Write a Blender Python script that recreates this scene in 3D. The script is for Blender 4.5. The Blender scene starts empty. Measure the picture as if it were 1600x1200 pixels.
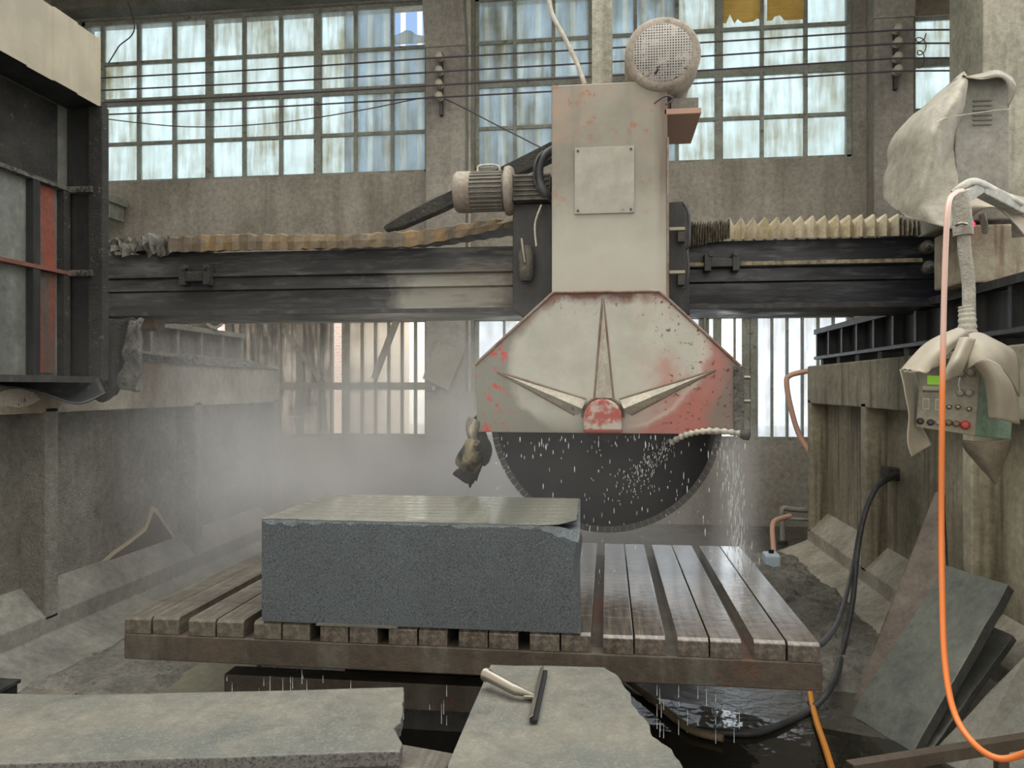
import bpy, math, random
from math import sin, cos, pi, radians, sqrt, atan2
from mathutils import Vector, Matrix, noise
C = bpy.context.scene.collection
S = bpy.context.scene
RND = random.Random(7)

# ------------------------------------------------------------------ camera, world, exposure
CAMZ = 1.75; YAW = math.atan(150/1200.0); HOR = 605.0; F = 1200.0
cam_d = bpy.data.cameras.new('camera'); cam = bpy.data.objects.new('camera', cam_d); C.objects.link(cam)
cam_d.sensor_width = 36; cam_d.lens = 27.0; cam_d.shift_y = 5/1600.0; cam_d.clip_start = 0.05; cam_d.clip_end = 200
cam.location = (0, 0, CAMZ); cam.rotation_euler = (pi/2, 0, YAW)
S.camera = cam
S.cycles.volume_bounces = 3; S.cycles.max_bounces = 12; S.cycles.diffuse_bounces = 6
S.view_settings.view_transform = 'Standard'; S.view_settings.look = 'None'
S.view_settings.gamma = 1.0; S.view_settings.use_curve_mapping = False
S.view_settings.exposure = 0.36
wd = bpy.data.worlds.new('overcast_sky'); S.world = wd; wd.use_nodes = True
wn = wd.node_tree; bg = wn.nodes['Background']
wtc = wn.nodes.new('ShaderNodeTexCoord'); wsep = wn.nodes.new('ShaderNodeSeparateXYZ'); wr = wn.nodes.new('ShaderNodeValToRGB')
wn.links.new(wtc.outputs['Generated'], wsep.inputs[0]); wmr = wn.nodes.new('ShaderNodeMapRange'); wmr.inputs[1].default_value = -1; wn.links.new(wsep.outputs['Y'], wmr.inputs[0]); wn.links.new(wmr.outputs[0], wr.inputs[0]); wn.links.new(wr.outputs[0], bg.inputs[0])
wr.color_ramp.elements[0].position = 0.35; wr.color_ramp.elements[0].color = (1.0, .955, .87, 1)
wr.color_ramp.elements[1].position = 0.7; wr.color_ramp.elements[1].color = (2.1, 2.3, 2.45, 1)
bg.inputs[1].default_value = 1.12
# unseen area lamp added overhead as soft warm fill, no real fixture
def area(name, loc, rot, sx, sy, power, col):
    l = bpy.data.lights.new(name, 'AREA'); l.shape = 'RECTANGLE'; l.size = sx; l.size_y = sy; l.energy = power; l.color = col
    o = bpy.data.objects.new(name, l); C.objects.link(o); o.location = loc; o.rotation_euler = rot; return o
area('overhead_fill', (-0.6, 4.2, 7.0), (0, 0, 0), 7.0, 3.0, 170, (1.0, .955, .86))

# ------------------------------------------------------------------ rays of known points
_f = Vector((-sin(YAW), cos(YAW), 0)); _r = Vector((cos(YAW), sin(YAW), 0))
def ray(px, py): return _f*F + _r*(px-800) + Vector((0, 0, HOR-py))
def PY(px, py, Y):
    d = ray(px, py); t = Y/d.y; return Vector((d.x*t, Y, CAMZ+d.z*t))
def PX(px, py, X):
    d = ray(px, py); t = X/d.x; return Vector((X, d.y*t, CAMZ+d.z*t))
def PZ(px, py, Z):
    d = ray(px, py); t = (Z-CAMZ)/d.z; return Vector((d.x*t, d.y*t, Z))
def XA(px, Y): return PY(px, 600, Y).x
def ZA(px, py, Y): return PY(px, py, Y).z

# ------------------------------------------------------------------ materials
def lin(h):
    if isinstance(h, str):
        h = h.lstrip('#'); c = [int(h[i:i+2], 16)/255 for i in (0, 2, 4)]
    else: c = h
    return tuple(x/12.92 if x <= .04045 else ((x+.055)/1.055)**2.4 for x in c)+(1,)
MATS = {}
class NT:
    def __init__(s, name):
        s.m = bpy.data.materials.new(name); s.m.use_nodes = True; s.t = s.m.node_tree; s.b = s.t.nodes['Principled BSDF']
        s.out = s.t.nodes['Material Output']; MATS[name] = s.m
        s.tc = s.t.nodes.new('ShaderNodeTexCoord').outputs['Object']
    def n(s, k): return s.t.nodes.new('ShaderNode'+k)
    def l(s, a, b): s.t.links.new(a, b)
    def map(s, sc, loc=(0, 0, 0)):
        m = s.n('Mapping'); m.inputs['Scale'].default_value = sc; m.inputs['Location'].default_value = loc; s.l(s.tc, m.inputs[0]); return m.outputs[0]
    def noise(s, sc=3, det=5, rough=.6, vec=None, dist=0):
        q = s.n('TexNoise'); q.inputs['Scale'].default_value = sc; q.inputs['Detail'].default_value = det; q.inputs['Roughness'].default_value = rough
        q.inputs['Distortion'].default_value = dist
        s.l(vec if vec is not None else s.tc, q.inputs['Vector']); return q.outputs['Fac']
    def ramp(s, fac, a, b, c0=(0, 0, 0, 1), c1=(1, 1, 1, 1)):
        r = s.n('ValToRGB'); e = r.color_ramp.elements; e[0].position = a; e[1].position = b; e[0].color = c0; e[1].color = c1
        s.l(fac, r.inputs[0]); return r.outputs[0]
    def mix(s, fac, a, b):
        q = s.n('Mix'); q.data_type = 'RGBA'; q.clamp_factor = True
        if isinstance(fac, (int, float)): q.inputs[0].default_value = fac
        else: s.l(fac, q.inputs[0])
        for i, v in ((6, a), (7, b)):
            if isinstance(v, tuple): q.inputs[i].default_value = v
            else: s.l(v, q.inputs[i])
        return q.outputs[2]
    def math(s, op, a, b=None):
        q = s.n('Math'); q.operation = op
        for i, v in ((0, a), (1, b)):
            if v is None: continue
            if isinstance(v, (int, float)): q.inputs[i].default_value = v
            else: s.l(v, q.inputs[i])
        return q.outputs[0]
    def xyz(s, vec=None):
        q = s.n('SeparateXYZ'); s.l(vec if vec is not None else s.tc, q.inputs[0]); return q.outputs
    def rng(s, v, a, b):   # 0 at a, 1 at b
        q = s.n('MapRange'); q.inputs[1].default_value = a; q.inputs[2].default_value = b; s.l(v, q.inputs[0]); return q.outputs[0]
    def bump(s, h, strength=.4, dist=.02):
        q = s.n('Bump'); q.inputs['Strength'].default_value = strength; q.inputs['Distance'].default_value = dist; s.l(h, q.inputs['Height']); s.l(q.outputs[0], s.b.inputs['Normal'])
    def base(s, c):
        if isinstance(c, tuple): s.b.inputs['Base Color'].default_value = c
        else: s.l(c, s.b.inputs['Base Color'])
    def rough(s, v):
        if isinstance(v, (int, float)): s.b.inputs['Roughness'].default_value = v
        else: s.l(v, s.b.inputs['Roughness'])
def grime(name, c1, c2, sc=2.5, streak=None, samt=.5, ssc=(9, 9, .7), rough=.8, metal=0, bs=.3, bsc=40, bd=.01, spots=None, lo=.38, hi=.64, wet=None, speck=None, ov=True):
    t = NT(name); col = t.mix(t.ramp(t.noise(sc, 6), lo, hi), lin(c1), lin(c2))
    if streak:
        f = t.ramp(t.noise(1, 4, .6, t.map(ssc)), .5, .66); f = t.math('MULTIPLY', f, samt); col = t.mix(f, col, lin(streak))
    if spots:
        f = t.ramp(t.noise(spots[1], 8, .7), spots[2], spots[2]+.05); col = t.mix(t.math('MULTIPLY', f, spots[3] if len(spots) > 3 else .9), col, lin(spots[0]))
    if speck:
        f = t.ramp(t.noise(speck[1], 2, .5), .52, .66); col = t.mix(t.math('MULTIPLY', f, speck[2]), col, lin(speck[0]))
    if ov: v = t.ramp(t.noise(max(sc*7, 18), 8, .78), .3, .7, (.66,)*3+(1,), (1.3,)*3+(1,)); vm = t.n('VectorMath'); vm.operation = 'MULTIPLY'; t.l(col, vm.inputs[0]); t.l(v, vm.inputs[1]); col = vm.outputs[0]
    t.base(col); t.b.inputs['Metallic'].default_value = metal
    if wet: t.rough(t.ramp(t.noise(wet[0], 4), .4, .6, (wet[1],)*3+(1,), (rough,)*3+(1,)))
    else: t.rough(rough)
    if bs: t.bump(t.noise(bsc, 5, .7), bs, bd)
    return t.m
def plain(name, c, rough=.6, metal=0): 
    t = NT(name); t.base(lin(c)); t.rough(rough); t.b.inputs['Metallic'].default_value = metal; return t.m

M = MATS
grime('plaster', '#98938a', '#7d796f', 1.2, streak='#6f6a5e', samt=.6, ssc=(3, 3, .35), bs=.3, bsc=25, rough=.9, spots=('#5f5b50', 2.5, .62, .5))
grime('pillar', '#96928a', '#7f7b73', 1.5, streak='#6b675f', samt=.3, bs=.25, bsc=30, rough=.9)
grime('pillar_mossy', '#a19e90', '#7f7e70', 2.0, streak='#5f6054', samt=.5, bs=.6, bsc=14, bd=.02, rough=.9)
grime('dark_lintel', '#76736a', '#5c5a52', 2, bs=.4, rough=.9)
grime('whitewash', '#c4c2b6', '#a9a79a', 2, bs=.2, rough=.9)
grime('window_steel', '#8c928a', '#7a776c', 4, spots=('#5e5648', 9, .6), bs=.3, rough=.7)
grime('window_wood', '#8a8577', '#6a6559', 5, streak='#5f594c', samt=.6, bs=.4, rough=.85)
grime('left_pier', '#b5b2a7', '#928f85', 1.6, streak='#827c70', samt=.45, ssc=(4, 4, .5), bs=1, bsc=48, bd=.05, rough=.72, spots=('#6b5a48', 1.7, .60, .5))
grime('left_beam', '#aaa69a', '#8a8170', 2.2, streak='#7a5e3a', samt=.5, ssc=(3, 3, 1.2), bs=.5, bsc=60, bd=.015, rough=.75, spots=('#a8762e', 1.5, .66, .75))
grime('right_pier', '#a39c87', '#7f7967', 1.3, streak='#4f4433', samt=.85, ssc=(7, 7, .4), bs=.25, bsc=25, rough=.8, spots=('#5a5542', 1.4, .6, .6))
grime('ledge', '#b3ad9e', '#918c7d', 2.5, bs=.4, rough=.85)
grime('ledge_left', '#95938a', '#777670', 2.5, bs=.6, rough=.85)
grime('sludge', '#96938a', '#76746b', 5, bs=1, bsc=22, bd=.05, rough=.8, spots=('#5c5a53', 9, .56, .6))
grime('black_paint', '#303030', '#202021', 2, streak='#50524f', samt=.4, ssc=(6, 6, .8), rough=.5, bs=.3, bsc=60)
grime('black_crust', '#45443f', '#262624', 3, rough=.75, bs=1, bsc=60, bd=.03, spots=('#77756b', 20, .60, .7))
grime('crust', '#8d8b82', '#5d5c56', 14, rough=.8, bs=1, bsc=40, bd=.05, spots=('#33322e', 22, .55, .9))
grime('red_oxide', '#8a4434', '#5b4038', 2.5, streak='#57524a', samt=.6, rough=.7, bs=.3)
grime('grey_panel', '#72756f', '#5c5f5a', 2, streak='#85857c', samt=.3, rough=.45, bs=.15)
grime('cream_sheet', '#a39b88', '#8f8877', 2, ov=False, streak='#8b8474', samt=.4, rough=.7, bs=.1)
grime('steel_dark', '#3c3b39', '#2a2a2a', 3, streak='#55504a', samt=.5, rough=.6, bs=.4)
grime('granite_fleck', '#585f62', '#51575a', 3, ov=False, rough=.75, bs=.35, bsc=120, bd=.006, speck=('#2c3338', 170, .85), spots=('#8d9293', 190, .57, .8))
grime('granite_edge', '#73706a', '#5c5b57', 60, rough=.6, bs=.6, bsc=60, speck=('#34373a', 120, .7))
grime('slab_dusty', '#736f63', '#5f5f58', 2.6, rough=.55, bs=.12, bsc=90, spots=('#50544f', 4.5, .58, .55), speck=('#8a8672', 130, .35))
grime('slab_grey', '#65675f', '#4f524c', 3, rough=.45, bs=.15, bsc=60, spots=('#474a46', 9, .58, .6))
grime('slab_brown', '#73685d', '#5a5046', 5, rough=.6, bs=.4, bsc=70, spots=('#85817a', 40, .62, .6))
grime('slab_side', '#4a4b48', '#373836', 6, rough=.6, bs=.4, bsc=70)
grime('rail_black', '#2e2f30', '#1d1e1f', 3, streak='#5a5a56', samt=.5, ssc=(7, 7, .6), rough=.4, bs=.4)
grime('carriage_cream', '#a39c88', '#857b66', 3, streak='#65401f', samt=.95, ssc=(11, 11, .8), rough=.8, bs=.5, bsc=30)
grime('motor_paint', '#9a9186', '#7f766b', 6, rough=.75, bs=.6, bsc=50, spots=('#71503f', 7, .6, .6))
grime('motor_body', '#86827a', '#5f5b54', 4, rough=.6, bs=.4)
grime('gearbox', '#5b584f', '#3d3b37', 8, rough=.6, bs=.6, spots=('#8a877c', 25, .6, .6))
grime('brown_bellows', '#75644b', '#5c554a', 3.2, streak='#a07a3a', samt=.6, ssc=(5, 5, 2), rough=.55, bs=.3)
grime('grey_bellows', '#77756c', '#4d4c47', 7, rough=.7, bs=.5)
grime('cream_bellows', '#bdb29b', '#a99f88', 5, streak='#a2905f', samt=.5, ssc=(9, 9, 2), rough=.7, bs=.15)
grime('tarp', '#999487', '#827d71', 1.8, streak='#8a867a', samt=.3, ssc=(3, 3, 1), rough=.6, bs=.25, bsc=9, bd=.02)
grime('leather', '#a89f8d', '#92897a', 3, ov=False, rough=.65, bs=.15, bsc=30)
grime('leather_brown', '#8a8070', '#6d6456', 3, rough=.65, bs=.15)
grime('cabinet', '#908f87', '#7c7a71', 3, rough=.6, bs=.15, spots=('#7f6f5c', 7, .62, .7))
grime('pipe_white', '#b3aea2', '#98948a', 8, rough=.7, bs=.9, bsc=45, bd=.02, spots=('#8a745c', 8, .62, .7))
grime('panel_steel', '#8f8b7c', '#77705f', 5, rough=.5, metal=.2, bs=.2, spots=('#74593c', 5, .6, .7))
grime('teal', '#8fa69a', '#6f8a72', 4, rough=.6, bs=.1)
grime('rubber_black', '#2b2c2d', '#1d1e1f', 6, rough=.45, bs=.4, spots=('#8c877a', 5, .62, .5))
grime('rubber_dusty', '#8a8374', '#4d4a44', 7, rough=.5, bs=.3)
grime('rubber_mixed', '#8a8068', '#2b2a28', 7, lo=.4, hi=.52, rough=.5, bs=.4)
grime('hose_black', '#46474a', '#333436', 12, rough=.5, bs=.2)
plain('hose_orange', '#e07a3c', .45); plain('hose_pink', '#c9a08c', .6); plain('hose_yellow', '#e0902c', .4)
grime('hose_faded', '#8a7a60', '#6d614e', 8, rough=.6, bs=.2)
grime('rust_edge', '#75584a', '#8a8478', 4, rough=.7); plain('wire', '#4a4450', .7); plain('porcelain', '#aaa698', .5); plain('chrome', '#8f887c', .38, .8)
grime('hose_white', '#c0bcae', '#a09c90', 12, rough=.6, bs=.4)
plain('hole_black', '#161617', .8); plain('button_grey', '#8b8a80', .5); plain('button_red', '#b0453c', .5)
plain('plate_grey', '#a9a69c', .5); plain('blue_box', '#c3d3e2', .35); plain('pink_plate', '#a58573', .7)
grime('hatch_plate', '#a19e95', '#918e84', 8, ov=False, rough=.55, bs=.1, spots=('#6f6a61', 14, .64, .8))
grime('board', '#8c8778', '#7c7668', 3, rough=.85, bs=.3)
grime('table_steel', '#55493e', '#433c33', 3, streak='#6b6a5e', samt=.5, ssc=(6, 6, 1), rough=.45, bs=.4, spots=('#643a29', 2.2, .57, .7))
t = NT('lcd'); t.base(lin('#6f9a2a')); t.rough(.4); t.b.inputs['Emission Color'].default_value = lin('#7fb52c'); t.b.inputs['Emission Strength'].default_value = .35
t = NT('led_red'); t.base(lin('#ff2050')); t.b.inputs['Emission Color'].default_value = lin('#ff2040'); t.b.inputs['Emission Strength'].default_value = 3
# brass-yellow card, brick, blue cladding outside
t = NT('card'); t.base(t.mix(t.ramp(t.noise(1, 5, .6, t.map((3, 3, 25))), .4, .65), lin('#dcc283'), lin('#b3934f'))); t.rough(.9)
tr = t.n('BsdfTranslucent'); tr.inputs[0].default_value = lin('#ecd095'); mx = t.n('MixShader'); mx.inputs[0].default_value = .6
t.l(t.b.outputs[0], mx.inputs[1]); t.l(tr.outputs[0], mx.inputs[2]); t.l(mx.outputs[0], t.out.inputs[0])
t = NT('brick'); bt = t.n('TexBrick'); bt.inputs['Color1'].default_value = lin('#f6d8cc'); bt.inputs['Color2'].default_value = lin('#f0c8ba'); bt.inputs['Mortar'].default_value = lin('#fff8f0')
bt.inputs['Scale'].default_value = 3.5; mp = t.n('Mapping'); mp.inputs['Rotation'].default_value = (pi/2, 0, 0); t.l(t.tc, mp.inputs[0]); t.l(mp.outputs[0], bt.inputs['Vector']); t.base(bt.outputs['Color'])
t = NT('blue_cladding'); x = t.xyz()[0]; w = t.math('FRACT', t.math('MULTIPLY', x, 2.6)); t.base(t.mix(t.ramp(w, .68, .72), lin('#8fb4ea'), lin('#f4f6fa')))
t = NT('yard'); t.base(lin('#e8e8e4'))
# wet stuff
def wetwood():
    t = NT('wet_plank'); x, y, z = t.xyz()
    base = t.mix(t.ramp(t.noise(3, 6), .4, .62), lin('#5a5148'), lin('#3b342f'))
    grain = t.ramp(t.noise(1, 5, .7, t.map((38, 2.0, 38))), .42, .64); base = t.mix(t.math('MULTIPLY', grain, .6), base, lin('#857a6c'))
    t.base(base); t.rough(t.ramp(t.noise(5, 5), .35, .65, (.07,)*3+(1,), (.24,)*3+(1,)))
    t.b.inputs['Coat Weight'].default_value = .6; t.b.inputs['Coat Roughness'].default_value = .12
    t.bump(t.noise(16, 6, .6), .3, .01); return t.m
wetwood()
grime('dry_plank', '#635d51', '#484238', 3, streak='#7b7568', samt=.6, ssc=(30, 1.5, 30), rough=.7, bs=.6, bsc=30, spots=('#4b443c', 5, .58, .7), wet=(3, .3))
def floor_mat():
    t = NT('wet_floor'); n = t.noise(.9, 6, .6)
    t.base(t.mix(t.ramp(n, .4, .6), lin('#56534a'), lin('#3d3a33'))); t.rough(t.ramp(n, .42, .6, (.55,)*3+(1,), (.08,)*3+(1,)))
    t.bump(t.noise(14, 5, .6), .35, .02); return t.m
floor_mat()
t = NT('puddle'); t.base(lin('#26251f')); t.rough(.06); t.bump(t.noise(5, 3, .5), .25, .02)
def guard_mat():
    t = NT('guard_paint'); x, y, z = t.xyz()
    n1 = t.noise(2.2, 6); n2 = t.noise(26, 6, .7); n3 = t.noise(5, 5)
    col = t.mix(t.ramp(n3, .35, .7), lin('#b7b6ac'), lin('#a4a398'))
    xs = t.math('ADD', x, t.math('MULTIPLY', t.math('SUBTRACT', n1, .5), .5))
    wob = t.math('MULTIPLY', t.math('SUBTRACT', n1, .5), .5)
    e = t.math('SQRT', t.math('ADD', t.math('POWER', t.math('DIVIDE', x, .55), 2), t.math('POWER', t.math('DIVIDE', t.math('SUBTRACT', z, .42), .43), 2))); e = t.math('ADD', e, wob)
    ew = t.rng(e, .97, 1.06)
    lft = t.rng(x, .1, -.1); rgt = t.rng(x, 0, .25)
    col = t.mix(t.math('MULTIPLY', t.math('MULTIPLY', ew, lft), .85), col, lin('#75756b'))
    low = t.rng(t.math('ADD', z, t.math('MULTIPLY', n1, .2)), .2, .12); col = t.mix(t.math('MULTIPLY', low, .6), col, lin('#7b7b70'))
    pk = t.math('MULTIPLY', t.rng(xs, .1, .42), t.ramp(t.noise(2.6, 5), .42, .6)); col = t.mix(t.math('MULTIPLY', pk, .7), col, lin('#b5766a'))
    col = t.mix(t.math('MULTIPLY', t.math('MULTIPLY', ew, rgt), .75), col, lin('#a2564e'))
    rim = t.math('MULTIPLY', t.math('MULTIPLY', t.rng(e, .93, .97), t.rng(e, 1.02, .98)), rgt); col = t.mix(t.math('MULTIPLY', rim, .5), col, lin('#c9b9ae'))
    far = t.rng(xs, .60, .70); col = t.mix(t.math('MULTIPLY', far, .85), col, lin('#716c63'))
    top = t.rng(t.math('ADD', z, t.math('MULTIPLY', t.math('SUBTRACT', t.noise(9, 5), .5), .16)), .74, .80); col = t.mix(t.math('MULTIPLY', top, .95), col, lin('#5c2f25'))
    cor = t.math('ADD', t.math('MULTIPLY', t.math('ABSOLUTE', x), .78), z); cor = t.rng(t.math('ADD', cor, t.math('MULTIPLY', t.math('SUBTRACT', n1, .5), .25)), .98, 1.06)
    col = t.mix(t.math('MULTIPLY', cor, .6), col, lin('#7a4436'))
    sp = t.math('MULTIPLY', t.ramp(n2, .58, .63), t.ramp(t.math('ADD', t.rng(xs, .1, .5), t.rng(z, .5, .85)), .45, .8)); col = t.mix(sp, col, lin('#6b3524'))
    rl = t.math('MULTIPLY', t.rng(x, -.52, -.6), t.ramp(t.noise(14, 5, .7), .56, .6)); col = t.mix(rl, col, lin('#c04034'))
    t.base(col); t.rough(.5); t.bump(n2, .25, .006); return t.m
guard_mat()
def column_mat():
    t = NT('column_paint'); x, y, z = t.xyz(); n = t.noise(1.8, 6); s = t.noise(1, 5, .6, t.map((7, 7, .6)))
    col = t.mix(t.ramp(n, .38, .64), lin('#8f8b80'), lin('#7a776c'))
    col = t.mix(t.math('MULTIPLY', t.ramp(t.noise(1.5, 5, .6), .5, .66), .6), col, lin('#a98a76'))
    col = t.mix(t.math('MULTIPLY', t.ramp(s, .54, .68), .5), col, lin('#77746a'))
    edge = t.rng(t.math('ADD', x, t.math('MULTIPLY', s, .2)), .37, .43); col = t.mix(t.math('MULTIPLY', edge, .8), col, lin('#66584c'))
    col = t.mix(t.math('MULTIPLY', t.ramp(t.noise(9, 6, .7), .60, .65), .75), col, lin('#94624a'))
    edl = t.rng(t.math('ADD', x, t.math('MULTIPLY', t.noise(3, 5), .15)), -.25, -.30); col = t.mix(t.math('MULTIPLY', edl, .5), col, lin('#6f6c62'))
    lowz = t.rng(t.math('ADD', z, t.math('MULTIPLY', n, .5)), 1.2, .7); col = t.mix(t.math('MULTIPLY', lowz, .7), col, lin('#b8b7ac'))
    t.base(col); t.rough(.65); t.bump(t.noise(30, 5), .15, .006)
column_mat()
def beam_mat():
    t = NT('beam_steel'); x, y, z = t.xyz(); n = t.noise(2, 6, .6, t.map((.8, 1, 4))); s = t.noise(1, 5, .6, t.map((5, 5, 30)))
    left = t.mix(t.ramp(n, .4, .62), lin('#3b3b3b'), lin('#28292a')); right = t.mix(t.ramp(n, .4, .62), lin('#23262e'), lin('#1a1b1f'))
    col = t.mix(t.rng(x, -.6, 1.2), left, right)
    nx = t.math('ADD', x, t.math('MULTIPLY', t.math('SUBTRACT', t.noise(1.6, 5), .5), 1.4))
    m = t.math('MULTIPLY', t.rng(nx, -1.0, -.75), t.rng(nx, .33, .1)); m = t.math('MULTIPLY', m, t.rng(z, .31, .25)); col = t.mix(t.math('MULTIPLY', m, .9), col, lin('#97958a'))
    w = t.math('MULTIPLY', t.rng(nx, -.6, .1), t.rng(nx, .9, .4)); col = t.mix(t.math('MULTIPLY', t.math('MULTIPLY', w, t.ramp(s, .45, .6)), .7), col, lin('#75654f'))
    col = t.mix(t.math('MULTIPLY', t.ramp(s, .52, .7), .4), col, lin('#6f7072'))
    t.base(col); t.rough(t.ramp(n, .4, .6, (.28,)*3+(1,), (.6,)*3+(1,))); t.bump(s, .2, .01)
beam_mat()
def glass_mat(name, tint, dirt, dlo=.42, dhi=.72, clear=.25, olive=0):
    t = NT(name); isl = t.n('NewGeometry').outputs['Random Per Island']
    mp = t.n('Mapping'); mp.inputs['Scale'].default_value = (9, 9, .9); cx = t.n('CombineXYZ'); t.l(isl, cx.inputs[0]); t.l(t.math('MULTIPLY', isl, 7), cx.inputs[2])
    va = t.n('VectorMath'); va.operation = 'ADD'; t.l(t.tc, va.inputs[0]); t.l(cx.outputs[0], va.inputs[1]); t.l(va.outputs[0], mp.inputs[0])
    f = t.ramp(t.noise(1, 6, .7, mp.outputs[0]), dlo, dhi); big = t.ramp(t.noise(1.6, 4, .6), .35, .7); f = t.math('MULTIPLY', t.math('ADD', t.math('MULTIPLY', f, .6), t.math('MULTIPLY', big, .55)), t.math('ADD', .55, t.math('MULTIPLY', isl, .6)))
    if olive: f = t.math('MULTIPLY', t.math('ADD', f, .25), t.rng(t.math('ADD', t.xyz()[0], t.math('MULTIPLY', t.noise(2.5, 5), .9)), 1.75, .75))
    col = t.mix(f, lin(tint), lin(dirt))
    tr = t.n('BsdfTranslucent'); t.l(col, tr.inputs[0]); tp = t.n('BsdfTransparent'); t.l(col, tp.inputs[0])
    m1 = t.n('MixShader'); m1.inputs[0].default_value = clear; t.l(tr.outputs[0], m1.inputs[1]); t.l(tp.outputs[0], m1.inputs[2])
    t.b.inputs['Roughness'].default_value = .3; t.base(col); m2 = t.n('MixShader'); m2.inputs[0].default_value = .08
    t.l(m1.outputs[0], m2.inputs[1]); t.l(t.b.outputs[0], m2.inputs[2]); t.l(m2.outputs[0], t.out.inputs[0])
glass_mat('glass_dirty', '#d6dfe0', '#9a9480', .42, .74, clear=.7)
glass_mat('glass_low', '#f2eee4', '#4a4334', .40, .62, clear=.75, olive=1)
glass_mat('glass_pale', '#e4e6ea', '#bdb9b2', clear=.75)
t = NT('water'); t.base(lin('#e8ecec')); t.rough(.15); t.b.inputs['Alpha'].default_value = .8
t = NT('blade_steel_shaded'); x, y, z = t.xyz(); r2 = t.math('SQRT', t.math('ADD', t.math('MULTIPLY', x, x), t.math('POWER', z, 2)))
t.base(t.mix(t.ramp(t.noise(1, 3, .5, None), .4, .6), lin('#19191c'), lin('#242326'))); t.rough(.45); t.b.inputs['Metallic'].default_value = .3  # near-black colour carries the shade of the backlit blade
t = NT('blade_rim'); t.base(lin('#454340')); t.rough(.5); t.b.inputs['Metallic'].default_value = .5
t = NT('mesh_grille'); v = t.n('TexVoronoi'); v.feature = 'F1'; v.inputs['Scale'].default_value = 1
x, y, z = t.xyz(); gx = t.math('FRACT', t.math('MULTIPLY', x, 62)); gz = t.math('FRACT', t.math('MULTIPLY', z, 62))
hole = t.math('MULTIPLY', t.math('GREATER_THAN', gx, .45), t.math('GREATER_THAN', gz, .45)); clog = t.ramp(t.noise(11, 5, .7), .40, .50); hole = t.math('MULTIPLY', hole, clog)
big = t.math('MULTIPLY', t.ramp(t.noise(22, 3, .5), .58, .6), t.rng(z, .115, .09)); hole = t.math('MAXIMUM', hole, big)
t.base(t.mix(hole, lin('#a29e98'), lin('#2b2b30'))); t.rough(.8)

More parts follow.
